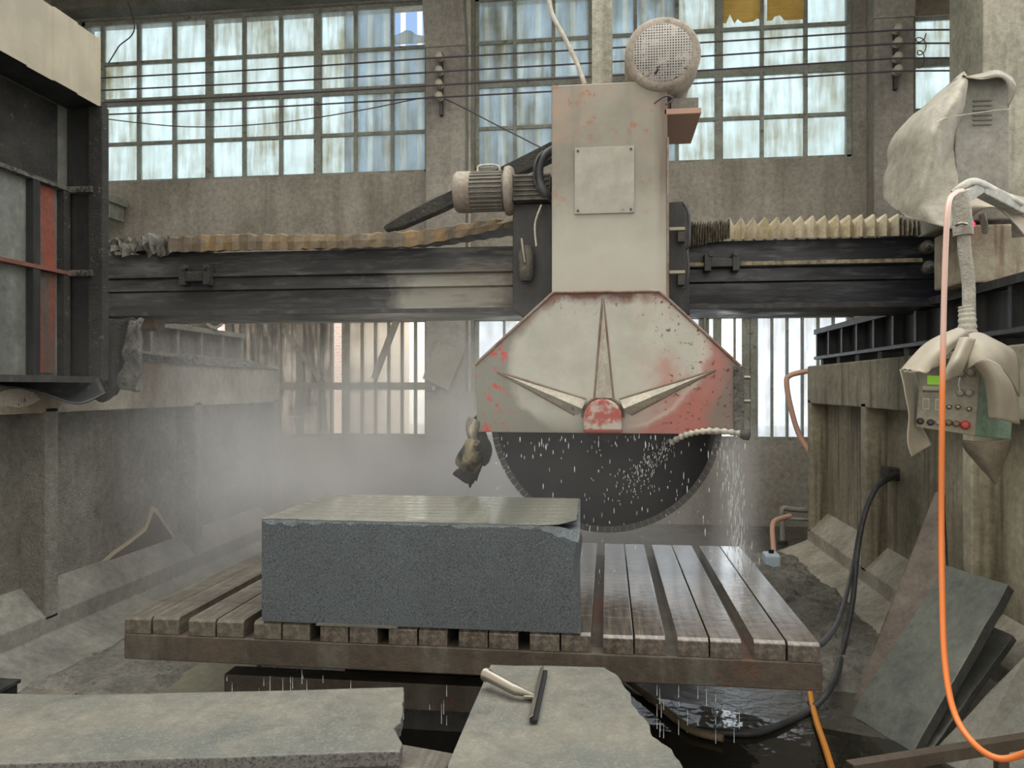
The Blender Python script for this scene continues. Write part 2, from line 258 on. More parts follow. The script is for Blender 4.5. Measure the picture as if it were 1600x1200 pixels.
# ------------------------------------------------------------------ mesh helpers
WLOC = {}
class MB:
    def __init__(s): s.v = []; s.f = []; s.sm = []
    def add(s, vs, fs, smooth=False):
        b = len(s.v); s.v += [Vector(p) for p in vs]
        for q in fs: s.f.append(tuple(b+i for i in q)); s.sm.append(smooth)
        return s
    def hexa(s, p):  # 8 corners: bottom 4 then top 4, same order
        return s.add(p, [(3, 2, 1, 0), (4, 5, 6, 7), (0, 1, 5, 4), (1, 2, 6, 5), (2, 3, 7, 6), (3, 0, 4, 7)])
    def box(s, x0, x1, y0, y1, z0, z1, rot=None, piv=None):
        p = [Vector(q) for q in ((x0, y0, z0), (x1, y0, z0), (x1, y1, z0), (x0, y1, z0), (x0, y0, z1), (x1, y0, z1), (x1, y1, z1), (x0, y1, z1))]
        if rot is not None: p = [rot@(q-piv)+piv for q in p]
        return s.hexa(p)
    def prism(s, poly, d):   # poly: list of Vector, extruded by vector d
        n = len(poly); d = Vector(d)
        return s.add(list(poly)+[p+d for p in poly], [tuple(range(n-1, -1, -1)), tuple(range(n, 2*n))]+[(i, (i+1) % n, n+(i+1) % n, n+i) for i in range(n)])
    def prof(s, yz, x0, x1):
        return s.prism([Vector((x0, y, z)) for y, z in yz], (x1-x0, 0, 0))
    def profx(s, xz, y0, y1):
        return s.prism([Vector((x, y0, z)) for x, z in xz], (0, y1-y0, 0))
    def ring(s, rings, closed=True, caps=True, smooth=True):
        n = len(rings[0]); vs = [p for r in rings for p in r]; fs = []
        for i in range(len(rings)-1):
            for j in range(n if closed else n-1):
                k = (j+1) % n; fs.append((i*n+j, i*n+k, (i+1)*n+k, (i+1)*n+j))
        s.add(vs, fs, smooth)
        if caps and closed:
            s.add(rings[0], [tuple(range(n-1, -1, -1))]); s.add(rings[-1], [tuple(range(n))])
        return s
    def tube(s, pts, r, n=10, caps=True):
        pts = [Vector(p) for p in pts]; rings = []; up = Vector((0, 0, 1))
        t0 = (pts[1]-pts[0]).normalized()
        if abs(t0.dot(up)) > .9: up = Vector((0, 1, 0))
        a = t0.cross(up).normalized()
        for i, p in enumerate(pts):
            t = (pts[min(i+1, len(pts)-1)]-pts[max(i-1, 0)]).normalized(); a = (a-t*a.dot(t)).normalized(); b = t.cross(a)
            rr = r[i] if isinstance(r, (list, tuple)) else r
            rings.append([p+(a*cos(2*pi*k/n)+b*sin(2*pi*k/n))*rr for k in range(n)])
        return s.ring(rings, True, caps)
    def cyl(s, p, q, r, n=24, r2=None): return s.tube([p, q], [r, r if r2 is None else r2], n)
    def lathe(s, c, axis, prof, n=32):   # prof: (dist along axis, radius)
        axis = Vector(axis).normalized(); u = axis.orthogonal().normalized(); w = axis.cross(u); c = Vector(c)
        return s.ring([[c+axis*d+(u*cos(2*pi*k/n)+w*sin(2*pi*k/n))*max(r, 1e-4) for k in range(n)] for d, r in prof])
    def ball(s, c, r, n=10, sx=(1, 1, 1)):
        c = Vector(c); rr = []
        for i in range(1, n):
            th = pi*i/n; rr.append([c+Vector((sin(th)*cos(2*pi*k/n)*sx[0], sin(th)*sin(2*pi*k/n)*sx[1], cos(th)*sx[2]))*r for k in range(n)])
        return s.ring(rr)
    def build(s, name, mat, parent=None, bevel=0, subsurf=0, solid=0, disp=None):
        if parent is not None and parent in WLOC: org = None
        xs = [p.x for p in s.v]; ys = [p.y for p in s.v]; zs = [p.z for p in s.v]
        org = Vector(((min(xs)+max(xs))/2, (min(ys)+max(ys))/2, min(zs)))
        me = bpy.data.meshes.new(name); me.from_pydata([p-org for p in s.v], [], s.f); me.update()
        for p, f in zip(me.polygons, s.sm): p.use_smooth = f
        o = bpy.data.objects.new(name, me); C.objects.link(o)
        me.materials.append(M[mat] if isinstance(mat, str) else mat)
        WLOC[o.name] = org
        if parent is not None: o.parent = parent; o.location = org-WLOC[parent.name]
        else: o.location = org
        if solid: q = o.modifiers.new('solid', 'SOLIDIFY'); q.thickness = solid; q.offset = 0
        if subsurf: q = o.modifiers.new('sub', 'SUBSURF'); q.levels = subsurf; q.render_levels = subsurf
        if bevel: q = o.modifiers.new('bevel', 'BEVEL'); q.width = bevel; q.segments = 2; q.limit_method = 'ANGLE'; q.angle_limit = radians(40)
        if disp:
            tx = bpy.data.textures.new(name+'_clumps', 'CLOUDS'); tx.noise_scale = disp[1]; q = o.modifiers.new('disp', 'DISPLACE'); q.texture = tx; q.strength = disp[0]; q.mid_level = .5
            q.texture_coords = 'LOCAL'
        return o
def tag(o, label=None, cat=None, group=None, kind=None):
    if label: o['label'] = label
    if cat: o['category'] = cat
    if group: o['group'] = group
    if kind: o['kind'] = kind
    return o
def empty(name, loc, label=None, cat=None, group=None, kind=None):
    o = bpy.data.objects.new(name, None); C.objects.link(o); o.location = loc; o.empty_display_size = .1
    WLOC[o.name] = Vector(loc); return tag(o, label, cat, group, kind)
def struct(name, mb, mat, parent=None, **k):
    o = mb.build(name, mat, parent, **k)
    if parent is None: o['kind'] = 'structure'
    return o
def crom(pts, n=6):
    pts = [Vector(p) for p in pts]; out = []
    for i in range(len(pts)-1):
        p0 = pts[max(i-1, 0)]; p1 = pts[i]; p2 = pts[i+1]; p3 = pts[min(i+2, len(pts)-1)]
        for k in range(n):
            t = k/n; out.append(.5*((2*p1)+(p2-p0)*t+(2*p0-5*p1+4*p2-p3)*t*t+(3*p1-p0-3*p2+p3)*t**3))
    out.append(pts[-1]); return out
def loft(rows, n=5, wob=0, seed=0, tear=0, fold=None):
    """rows of control points -> smooth open sheet"""
    rr = [crom(r, n) for r in rows]; cols = list(zip(*rr)); cc = [crom(list(c), n) for c in cols]; grid = list(zip(*cc))
    g = []
    for i, row in enumerate(grid):
        line = []
        for j, p in enumerate(row):
            q = Vector(p)
            if fold: q = q+Vector((0, fold[0]*(abs(((q.x*fold[2]+q.z*fold[3])*fold[1]) % 2-1)-.5)*min(1, i/4.0), 0))
            if wob: q = q+noise.noise_vector(q*9+Vector((seed, 0, 0)))*wob
            if tear and i == len(grid)-1: q = q+Vector((0, 0, noise.noise(q*40+Vector((seed, 3, 0)))*tear))
            line.append(q)
        g.append(line)
    return MB().ring(g, closed=False, caps=False)
def pts(*a): return [PY(x, y, Y) for x, y, Y in a]

# ================================================================== STRUCTURE
WY = 10.0; WT = .35
Zs = [4.66, 5.19, 5.78, 6.33, 6.86]           # upper window rows
LZ0, LZ1 = 1.07, 2.68                         # lower windows
XL, XR = -7.6, 5.2
def X10(px): return XA(px, WY)
# openings: (x0,x1,z0,z1)
ups = [(X10(122), X10(667), Zs[0]-.04, 6.93), (X10(741), X10(1333), Zs[0]-.04, 6.93), (X10(1428), X10(1552), Zs[0]-.04, 6.93)]
lows = [(X10(262), X10(667), LZ0, LZ1), (X10(740), X10(1100), LZ0, LZ1), (X10(1103), X10(1335), LZ0, LZ1)]
mb = MB()
def wallrow(z0, z1, ops):
    x = XL
    for a, b in ops: mb.box(x, a, WY, WY+WT, z0, z1); x = b
    mb.box(x, XR, WY, WY+WT, z0, z1)
mb.box(XL, XR, WY, WY+WT, -.1, LZ0)
wallrow(LZ0, LZ1, [(a, b) for a, b, _, _ in lows])
mb.box(XL, XR, WY, WY+WT, LZ1, Zs[0]-.04)
wallrow(Zs[0]-.04, 6.93, [(a, b) for a, b, _, _ in ups])
mb.box(XL, XR, WY, WY+WT, 6.93, 7.6)
struct('wall_back', mb, 'plaster')
struct('floor', MB().box(-9, 8, -7, WY+.3, -.15, 0), 'wet_floor')
struct('wall_left', MB().box(XL-.3, XL, 1.5, WY+WT, -.1, 7.6), 'plaster')
struct('wall_right', MB().box(XR, XR+.3, 7.6, WY+WT, -.1, 7.6), 'plaster')
struct('ceiling', MB().box(XL, XR, 6.5, WY+WT, 7.12, 7.3), 'whitewash')
struct('trim_1', MB().box(XL, X10(668), WY-.3, WY+.02, 6.94, 7.12), 'dark_lintel')     # lintel beam over left window
# left return pillar with curved haunch
p0 = [(X10(60), -.05), (X10(118), -.05), (X10(118), 6.1), (X10(112), 6.6), (X10(95), 7.12), (X10(40), 7.12)]
struct('trim_2', MB().profx([(x, z) for x, z in p0], WY-.45, WY+.02), 'whitewash')
# pillars between the windows, each with its flared head
def wall_pillar(name, pa, pb, ytop, lean):
    Y = WY-.28; a = XA(pa, Y); b = XA(pb, Y); zt = ZA((pa+pb)/2, ytop, Y)
    m = MB().box(a, b, Y, WY+.01, -.05, zt)
    m.profx([(a-.01, zt-.01), (b+.01, zt-.01), (b+.02+lean*.5, zt+.7), (b+lean, 7.12), (a+lean, 7.12), (a-.01+lean*.3, zt+.7)], Y-.02, WY+.01)
    return struct(name, m, 'pillar', bevel=.01)
wall_pillar('trim_3', 665, 727, 72, -.12)
wall_pillar('trim_4', 1366, 1428, 27, .05)
struct('trim_5', MB().box(XA(728, WY-.06), XA(735, WY-.06), WY-.06, WY+.01, LZ0-.1, 7.1), 'whitewash')
Yp = 7.4; struct('trim_6', MB().box(XA(1536, Yp), XA(1680, Yp), Yp, Yp+.7, 0, 7.12), 'pillar_mossy', bevel=.015)

# ---- windows
def window(name, op, xs, zs, thickx=(), thickz=(), fm='window_steel', gm='glass_dirty', yoff=.12, skip=(), barw=.022):
    x0, x1, z0, z1 = op; Y = WY+yoff
    m = MB(); fw = .05
    m.box(x0, x1, Y-.04, Y+.05, z0, z0+fw); m.box(x0, x1, Y-.04, Y+.05, z1-fw, z1)
    m.box(x0, x0+fw, Y-.04, Y+.05, z0, z1); m.box(x1-fw, x1, Y-.04, Y+.05, z0, z1)
    for i, x in enumerate(xs):
        w = .05 if i in thickx else barw; m.box(x-w, x+w, Y-.035, Y+.03, z0+.01, z1-.01)
    for i, z in enumerate(zs):
        w = .05 if i in thickz else barw; m.box(x0+.01, x1-.01, Y-.028, Y+.027, z-w, z+w)
    fr = struct(name, m, fm)
    g = MB(); X = [x0+fw]+list(xs)+[x1-fw]; Z = [z0+fw]+list(zs)+[z1-fw]
    for i in range(len(X)-1):
        for j in range(len(Z)-1):
            if (i, j) in skip: continue
            g.box(X[i]+.004, X[i+1]-.004, Y-.004, Y+.004, Z[j]+.004, Z[j+1]-.004)
    p = g.build('window_panes', gm, fr); return fr
Wr = [5.19, 5.78, 6.33]
w1x = [X10(p) for p in (153, 210, 266, 321, 376, 434, 492, 552, 610)]
w1 = window('window_1', ups[0], w1x, Wr, thickx=(3, 6), thickz=(1,), skip=[(9, 3)])
w2x = [X10(p) for p in (803, 864, 925, 993, 1059, 1125, 1193, 1262)]
w2 = window('window_2', ups[1], w2x, Wr, thickx=(2, 5), thickz=(1,))
w3 = window('window_3', ups[2], [X10(1497)], Wr, thickz=(1,), skip=[(0, 3)])
# broken pane piece left in the top corner
q = PY; Yg = WY+.12
bp = [(613, 58), (663, 55), (663, 44), (650, 42), (642, 36), (634, 35), (625, 40), (613, 45)]
MB().prism([q(x, y+12, Yg) for x, y in bp], (0, .006, 0)).build('broken_pane', 'glass_dirty', w1)
# faded cards standing in the top panes
for (a, b, jag) in ((1129, 1190, [(1190, 34), (1183, 30), (1176, 35), (1160, 37), (1152, 31), (1147, 38), (1140, 24), (1134, 38), (1129, 37)]), (1198, 1259, [(1259, 31), (1225, 33), (1218, 25), (1210, 27), (1206, 33), (1198, 34)])):
    poly = [q(a, -12, Yg-.0), q(b, -12, Yg)]+[q(x, y, Yg) for x, y in jag]
    MB().prism([p+Vector((0, -.03, 0)) for p in poly], (0, .01, 0)).build('card_sheet', 'card', w2)
MB().box(X10(1430), X10(1492), Yg, Yg+.02, 6.37, 6.85).build('wooden_panel', 'leather_brown', w3)

wl = window('window_4', lows[0], [X10(p) for p in (330, 352, 374, 395, 432, 464, 494, 514, 536, 562, 583, 604, 625, 646)], [1.765], thickx=(1, 5, 8), thickz=(0,), fm='window_wood', gm='glass_low', barw=.017, skip=[(1, 0), (1, 1), (8, 0), (8, 1)])
window('window_5', lows[1], [X10(p) for p in (786, 830, 875, 920, 965, 1010, 1055)], [1.765], thickz=(0,), thickx=(3,), fm='window_steel', gm='glass_pale', barw=.014)
window('window_6', lows[2], [X10(p) for p in (1123, 1150, 1168, 1180, 1209, 1233, 1257, 1282, 1306)], [], thickx=(0, 2, 3), gm='glass_pale', barw=.014, skip=[(1, 0), (2, 0)])
# ---- outside
struct('ground', MB().box(-30, 30, WY+.4, 40, -.3, -.2), 'yard')
o = MB().box(-9, -4.6, 17, 17.5, -.2, 5.5).build('brick_building', 'brick'); tag(o, 'red brick building outside, seen through the narrow gap in the lower window', 'building')
o = MB().box(-6, 1.5, 17, 17.4, 6, 14).build('clad_building', 'blue_cladding'); tag(o, 'blue and white striped building seen through the broken top pane', 'building')

# boards and boxes on the wall / pillars
def board(px, Y, name, label, mat='board', th=.02):
    o = MB().prism([PY(x, y, Y) for x, y in px], (0, th, 0)).build(name, mat, None, bevel=.003); tag(o, label, 'board'); return o
board([(683, 533), (726, 548), (700, 610), (660, 591)], 9.66, 'fibre_board', 'tilted grey board hanging on the pillar beside the lower left window')
board([(665, 627), (712, 625), (713, 688), (665, 690)], 9.68, 'flat_panel', 'square flat grey panel low on the pillar, under the tilted board')
board([(724, 612), (741, 612), (741, 680), (724, 680)], 9.68, 'narrow_panel', 'narrow pale upright panel on the wall left of the blade guard')
o = MB(); c = PY(680, 606, 9.68); o.box(c.x-.1, c.x+.03, 9.6, 9.7, c.z-.05, c.z+.03)
sb = o.build('switch_box', 'gearbox', None, bevel=.01); tag(sb, 'small dirty switch box on the pillar below the tilted board', 'switch box')
MB().box(c.x-.02, c.x+.02, 9.58, 9.61, c.z-.03, c.z+.02).build('switch_plate', 'plate_grey', sb)
# diagonal braces by the lower window
for (a, b, lab, w) in (((441, 514), (499, 593), 'thin pale rod leaning across the lower window left of the bright gap', .03), ((621, 496), (584, 592), 'pale wooden brace leaning in front of the barred window panes', .045)):
    A = PY(a[0], a[1], 10.05); B = PY(b[0], b[1], 10.05); dx = (B-A).normalized(); s = Vector((dx.z, 0, -dx.x))*w
    o = MB().prism([A-s, A+s, B+s, B-s], (0, .03, 0)).build('wooden_brace', 'window_wood', None, bevel=.004); tag(o, lab, 'brace')

# ---- insulator racks and wires
def rack(px, ys, label):
    Y = 9.62; c0 = PY(px, ys[0]-10, Y); c1 = PY(px, ys[-1]+26, Y)
    r = empty('insulator_rack', (c0.x, Y, c1.z), label, 'insulator rack', 'insulator racks on the wall pillars')
    MB().box(c0.x-.02, c0.x+.02, Y+.03, Y+.1, c1.z, c0.z).build('bracket', 'steel_dark', r)
    for y in ys:
        c = PY(px-1, y, Y); MB().lathe(c+Vector((0, .04, 0)), (0, -1, 0), [(0, .03), (.02, .055), (.05, .05), (.06, .035), (.075, .035), (.09, .052), (.115, .05), (.12, .015)], 16).build('insulator', 'porcelain', r)
rack(688, (90, 112, 133, 152), 'rack of four grey porcelain insulators on the pillar left of the saw head')
rack(1402, (47, 68, 91, 111), 'rack of four grey porcelain insulators on the pillar near the draped cabinet')
lab = ['topmost', 'second', 'third', 'lowest']
for i in range(4):
    yl = (120, 139, 158, 177)[i]; ym = (90, 112, 133, 152)[i]; yr = (47, 68, 91, 111)[i]; Y = 9.49
    P_ = crom([PY(120, yl+4, Y), PY(400, (yl+ym)/2+4, Y), PY(688, ym, Y)], 8)[:-1]+crom([PY(688, ym, Y), PY(1050, (ym+yr)/2+1, Y), PY(1402, yr, Y)], 8)[:-1]+[PY(1402, yr, Y), PY(1560, yr-1, Y)]
    o = MB().tube(P_, .010, 6).build('power_wire', 'wire'); tag(o, lab[i]+' of the four taut power wires crossing the upper windows', 'wire', 'overhead power wires')
o = MB().tube(crom(pts((150, 184, 9.45), (290, 198, 9.45), (430, 192, 9.45), (560, 173, 9.45), (668, 152, 9.6), (700, 157, 9.55), (775, 195, 8), (858, 237, 6)), 6), .007, 6).build('sagging_wire', 'wire'); tag(o, 'thin purple wire sagging under the power wires and down to the saw head', 'wire')
o = MB().tube(crom(pts((196, -4, 9.75), (203, 12, 9.68), (210, 40, 9.66), (205, 56, 9.6), (188, 70, 9.6), (181, 80, 9.6), (170, 98, 9.5)), 5), .008, 6).build('loose_cable', 'wire'); tag(o, 'short loose cable dangling in the top left window corner', 'cable')
loop = [PY(1439+8*cos(t*.9)*(1 if t < 9 else .7), 52+t*2.9+8*sin(t*.9), 9.45+.01*sin(t)) for t in range(0, 18)]
o = MB().tube(crom(loop, 4), .006, 6).build('wire_coil', 'wire'); tag(o, 'tangled coil of red and grey wire hanging right of the pillar insulators', 'wire')
# lower wall things: hose by the right window, pipes
o = MB().tube(crom(pts((1275, 578, 8.36), (1250, 582, 8.45), (1234, 587, 8.47), (1229, 596, 8.47), (1234, 630, 8.47), (1249, 680, 8.45), (1275, 720, 8.36)), 6), .028, 10).build('faded_hose', 'hose_pink'); tag(o, 'faded pink hose looping in front of the lower right window', 'hose')
pr = empty('wall_pipework', (PY(1240, 800, 9).x, 8.9, .2), 'grey water pipe with elbow and valve low by the right pier end', 'pipe')
MB().tube(crom(pts((1262, 797, 8.9), (1240, 796, 8.9), (1226, 794, 8.9), (1222, 800, 8.9), (1223, 830, 8.9), (1223, 880, 8.9)), 5), .03, 10).build('pipe', 'pipe_white', pr)
MB().cyl(PY(1222, 845, 8.86), PY(1230, 905, 8.86), .055, 14).build('riser_pipe', 'steel_dark', pr)
MB().tube(pts((1262, 812, 8.7), (1225, 810, 8.7)), .016, 8).build('branch_pipe', 'pipe_white', pr)
o = MB().tube(crom(pts((1235, 806, 8.5), (1214, 812, 8.4), (1207, 822, 8.3), (1208, 850, 8.1), (1211, 885, 7.6), (1216, 935, 6.6)), 6), .026, 10).build('pale_hose', 'hose_pink'); tag(o, 'pale pink hose dropping from the wall pipe to the floor behind the table', 'hose')
c = PZ(1205, 892, 0.0)
o = MB().box(c.x-.07, c.x+.07, c.y-.1, c.y+.1, 0, .17); pc = o.build('plastic_can', 'blue_box', None, bevel=.02); tag(pc, 'small pale blue plastic can on the floor behind the saw table', 'can')
MB().cyl(c+Vector((0, 0, .16)), c+Vector((0, 0, .2)), .025, 12).build('cap', 'hole_black', pc)

# ================================================================== PIERS
def pier(name, X, sgn, ribs, y0, y1, mwall, mbeam, mledge, label):
    """face plane X, sgn=+1 if it extends to +x"""
    s = sgn; r = empty(name, (X+s*.4, (y0+y1)/2, 0), label, 'concrete pier')
    def px(d, z): return (X+s*d, z)
    MB().profx([px(.17, .05), px(.85, .05), px(.85, 1.66), px(.17, 1.66)], y0, y1).build('wall_core', mwall, r)
    MB().profx([px(0, 1.58), px(.17, 1.66), px(.85, 1.66), px(.85, 1.97), px(.0, 1.97)], y0, y1).build('top_beam', mbeam, r, bevel=.012)
    MB().profx([px(.2, .48), px(0, .27), px(0, .15), px(-.04, .13), px(-.36, 0), px(.2, 0)], y0, y1).build('ledge', mledge, r, bevel=.008)
    for y in ribs: MB().box(*sorted((X, X+s*.2)), y-.06, y+.06, .24, 1.62).build('rib', mwall, r, bevel=.008)
    return r
lp = pier('concrete_pier', -3.6, -1, [2.75, 4.6, 6.42, 8.04], 1.2, 8.1, 'left_pier', 'left_beam', 'ledge_left', 'long grey slurry-caked pier along the left side')
rp = pier('concrete_pier', 2.08, 1, [3.2, 4.78, 6.62, 8.33], 1.2, 8.4, 'right_pier', 'right_pier', 'ledge', 'long rust-streaked olive pier along the right side')
# peeled coating on the left pier
def onl(ps, X, th, name, mat):
    return MB().prism([PX(x, y, X) for x, y in ps], (th, 0, 0)).build(name, mat, lp)
pk = [(112, 908), (125, 893), (150, 885), (175, 862), (200, 845), (225, 826), (232, 808), (236, 790), (245, 795), (251, 806), (258, 818), (270, 835), (270, 868), (190, 892)]
onl(pk, -3.77, .006, 'peeled_edge', plain('cream_edge', '#b5a98f', .8))
grime('peeled', '#5b5148', '#4a443c', 4, rough=.8)
onl([(118, 911), (128, 897), (153, 890), (180, 866), (204, 849), (229, 829), (236, 812), (240, 800), (246, 806), (254, 818), (268, 838), (269, 866), (190, 891)], -3.763, .006, 'peeled_patch', 'peeled')
onl([(0, 612), (14, 608), (28, 607), (50, 613), (62, 624), (48, 632), (28, 637), (10, 634), (-30, 640), (-30, 615)], -3.6, .006, 'paint_patch', grime('patch', '#c2b8aa', '#b0a595', 8, spots=('#6b4438', 16, .6, 1)))
# sludge crust on the pier tops
def crustbed(x0, x1, y0, y1, z, h, name, mat, label, seed, nx=8, ny=60):
    g = []
    for j in range(ny+1):
        row = []
        for i in range(nx+1):
            u = i/nx; v = j/ny; p = Vector((x0+(x1-x0)*u, y0+(y1-y0)*v, z)); e = min(1, 6*u, 6*(1-u), 12*v, 12*(1-v))
            p.z += -.02+e*h*(.35+.65*abs(noise.noise(p*3+Vector((seed, 0, 0))))+.5*abs(noise.noise(p*11))); row.append(p)
        g.append(row)
    o = MB().ring(g, closed=False, caps=False, smooth=False).build(name, mat); o['kind'] = 'stuff'; o['label'] = label; return o
crustbed(-3.78, -3.58, 1.5, 8.05, 1.965, .11, 'slurry_crust', 'crust', 'pale flaking slurry crust along the top of the left pier', 3)
crustbed(-3.4, -2.45, 1.6, 9.4, 0, .12, 'sludge_bed', 'sludge', 'lumpy grey sludge on the floor between left pier and table', 9, 20, 130)
crustbed(1.15, 1.95, 4.55, 8.2, 0, .17, 'sludge_heap', 'sludge', 'grey sludge heaped on the floor along the right pier', 12, 20, 90)

# rails
def rail(name, x0, x1, y0, y1, label, mat, face):
    r = empty(name, ((x0+x1)/2, (y0+y1)/2, 2.03), label, 'rail girder')
    MB().box(x0-.03, x1+.03, y0, y1, 2.285, 2.335).build('top_flange', mat, r, bevel=.004)
    MB().box(x0-.03, x1+.03, y0, y1, 2.03, 2.06).build('bottom_flange', mat, r, bevel=.004)
    MB().box(x0+.06, x1-.06, y0, y1, 2.06, 2.285).build('web', mat, r)
    y = y1-.03
    while y > y0:
        MB().box(x0-.01 if face < 0 else x1-.07, x0+.07 if face < 0 else x1+.01, y-.02, y+.02, 2.055, 2.29).build('stiffener', mat, r); y -= .42
    y = y1-.1
    while y > y0:
        MB().box(x0+.02, x1-.02, y-.07, y+.03, 1.965, 2.032).build('shim', 'steel_dark', r); y -= .55
rail('rail_girder', 2.11, 2.4, 2.2, 8.15, 'black wet rail girder with square pockets on the right pier', 'rail_black', -1)
rail('rail_girder', -4.22, -3.98, 1.8, 8.0, 'grey dusty rail girder lying on the left pier', 'left_pier', 1)
# rolled tarps on the left rail
A = Vector((-4.22, 7.55, 2.43)); B = Vector((-3.93, 7.3, 2.43))
o = MB().cyl(A, B, .095, 20).build('rolled_tarp', 'board'); tag(o, 'small rolled tarp lying on the far end of the left rail', 'tarp')
MB().cyl(B-(B-A)*.02, B+(B-A).normalized()*.004, .06, 16).build('roll_core', 'hole_black', o)
A = PY(205, 500, 5.6); B = PY(250, 503, 5.6)
o = MB().cyl(A, B, .075, 16).build('rolled_mat', 'brown_bellows'); tag(o, 'rolled brown mat under the left end of the bridge beam', 'mat')

# ================================================================== LEFT END FRAME (dark steel box with cream skirt)
X2 = -3.31; X1 = -3.57; YB = 4.7; zb = 1.80; zt = 3.6; y0f = 2.4
ef = empty('bridge_end_frame', (-3.5, 3.6, zb), 'dark steel end frame of the bridge, upper left, with cream sheet skirt', 'machine frame')
def P1(x, y): return PX(x, y, X1)
MB().box(X1-.04, X1, y0f, YB, zb, zt).build('web_plate', 'grey_panel', ef)
MB().box(X1-.04, X2, YB, YB+.03, zb, zt).build('end_plate', 'black_paint', ef)
MB().box(X1-.5, X2+.008, y0f, YB+.03, zt, zt+.025).build('top_plate', 'black_paint', ef)
MB().box(X2-.085, X2+.015, YB-.03, YB+.04, zb-.01, zt).build('edge_post', 'black_crust', ef, bevel=.006)
MB().box(X1-.02, X2, y0f, YB+.02, zb-.02, zb+.02).build('bottom_flange', 'steel_dark', ef)
for zz in (2.50, 3.05): MB().box(X1, X2-.05, YB-.05, YB+.005, zz-.02, zz+.02).build('stiffener', 'crust', ef, bevel=.004)
for zz in (2.50, 3.05): MB().box(X1-.005, X1+.055, y0f, YB, zz-.012, zz+.012).build('stiffener', 'crust' if zz > 3 else 'red_oxide', ef)
for px_ in (46, 94): 
    yy = P1(px_, 500).y; MB().box(X1-.005, X1+.05, yy-.03, yy+.03, zb, 3.05).build('upright', 'black_crust' if px_ > 60 else 'black_paint', ef)
ya = P1(51, 500).y; yb_ = P1(84, 500).y
MB().box(X1, X1+.012, ya, yb_, 2.52, 3.03).build('red_panel', 'red_oxide', ef)
MB().box(X1, X1+.012, ya, yb_, zb+.04, 2.48).build('brown_panel', grime('brown_panel', '#574a42', '#47423d', 3, streak='#7a3c2c', samt=.8, ssc=(14, 14, 1)), ef)
MB().box(X1, X1+.01, y0f, YB-.1, 3.07, zt-.01).build('upper_panel', 'black_crust', ef)
# cream corrugated skirt
g = []; m = MB(); y = 1.9; k = 0
poly = []
while y < YB+.06:
    poly.append((X2+.02+(0.0 if k % 4 < 2 else .012), y)); y += (.01 if k % 2 else .2); k += 1
m.ring([[Vector((x, yy, zt-.02)) for x, yy in poly], [Vector((x, yy, zt+.42)) for x, yy in poly]], closed=False, caps=False, smooth=False)
sk = m.build('sheet_skirt', 'cream_sheet', ef, solid=.004)
# bracket sticking out right of frame
o = MB().box(XA(160, 9.6), XA(178, 9.6), 9.5, 9.9, ZA(165, 317, 9.6), ZA(165, 305, 9.6)); o.box(XA(160, 9.6), XA(172, 9.6), 9.6, 9.9, ZA(165, 340, 9.6), ZA(165, 317, 9.6)); o = o.build('wall_bracket', 'window_steel'); tag(o, 'small grey steel bracket on the back wall beside the dark end frame', 'bracket')
# drapes under the frame
rows = [pts((-40, 585, 4.0), (40, 590, 4.3), (100, 592, 4.55), (155, 592, 4.65)), pts((-40, 597, 4.0), (40, 603, 4.25), (105, 618, 4.5), (160, 600, 4.6)), pts((-30, 598, 3.95), (50, 610, 4.2), (120, 630, 4.4), (165, 615, 4.55))]
loft(rows, 5, .01).build('rubber_drape', 'rubber_black', ef, solid=.01)
rows = [pts((160, 495, 4.95), (180, 497, 4.9), (200, 498, 4.85), (212, 497, 4.8)), pts((158, 545, 4.95), (178, 540, 4.85), (195, 540, 4.9), (205, 545, 4.8)), pts((157, 590, 4.95), (172, 600, 4.8), (190, 590, 4.9), (200, 580, 4.85)), pts((140, 620, 4.9), (160, 628, 4.8), (178, 618, 4.85), (185, 605, 4.85))]
loft(rows, 5, .02).build('hanging_sheet', 'black_crust', ef, solid=.012)
rows = [pts((203, 497, 4.75), (222, 497, 4.72)), pts((200, 530, 4.75), (220, 535, 4.72)), pts((192, 570, 4.75), (217, 575, 4.72)), pts((188, 610, 4.75), (214, 612, 4.72))]
loft(rows, 6, .03).build('crusted_strip', 'crust', ef, solid=.03)

# ================================================================== BRIDGE BEAM
bx0 = -3.95; bx1 = XA(1478, 5.35)
bb = empty('bridge_beam', ((bx0+bx1)/2, 5.5, 2.28), 'long dark steel bridge beam carrying the saw head across the hall', 'beam')
prof = [(5.30, 2.275), (5.30, 2.315), (5.37, 2.325), (5.36, 2.455), (5.33, 2.465), (5.335, 2.55), (5.30, 2.56), (5.30, 2.585), (5.345, 2.59), (5.345, 2.67), (5.37, 2.675), (5.37, 2.745), (5.95, 2.745), (5.95, 2.275)]
MB().prof(prof, bx0, bx1+.25).build('girder', 'beam_steel', bb)
MB().box(bx0, bx1-.05, 5.285, 5.31, 2.277, 2.305).build('lower_rail', 'rail_black', bb)
MB().box(XA(1062, 5.3), XA(1440, 5.3), 5.285, 5.3, 2.565, 2.59).build('rack_strip', grime('strip', '#958a6e', '#5f5a4c', 25), bb)
def clampb(x0, x1, y0, y1, mat):
    Y = 5.26; a = PY(x0, y1, Y); b = PY(x1, y0, Y)
    m = MB().box(a.x, b.x, Y, 5.34, a.z+.03, b.z-.03); m.box(a.x-.015, a.x+.03, Y-.01, 5.34, a.z, b.z); m.box(b.x-.03, b.x+.015, Y-.01, 5.34, a.z, b.z)
    m.cyl((a.x+.03, Y-.02, b.z), (a.x+.03, Y+.02, b.z), .02, 8); m.cyl((b.x-.01, Y-.02, b.z), (b.x-.01, Y+.02, b.z), .02, 8)
    m.build('clamp', mat, bb, bevel=.004)
clampb(283, 324, 417, 446, 'black_crust'); clampb(1104, 1152, 396, 424, 'black_paint')
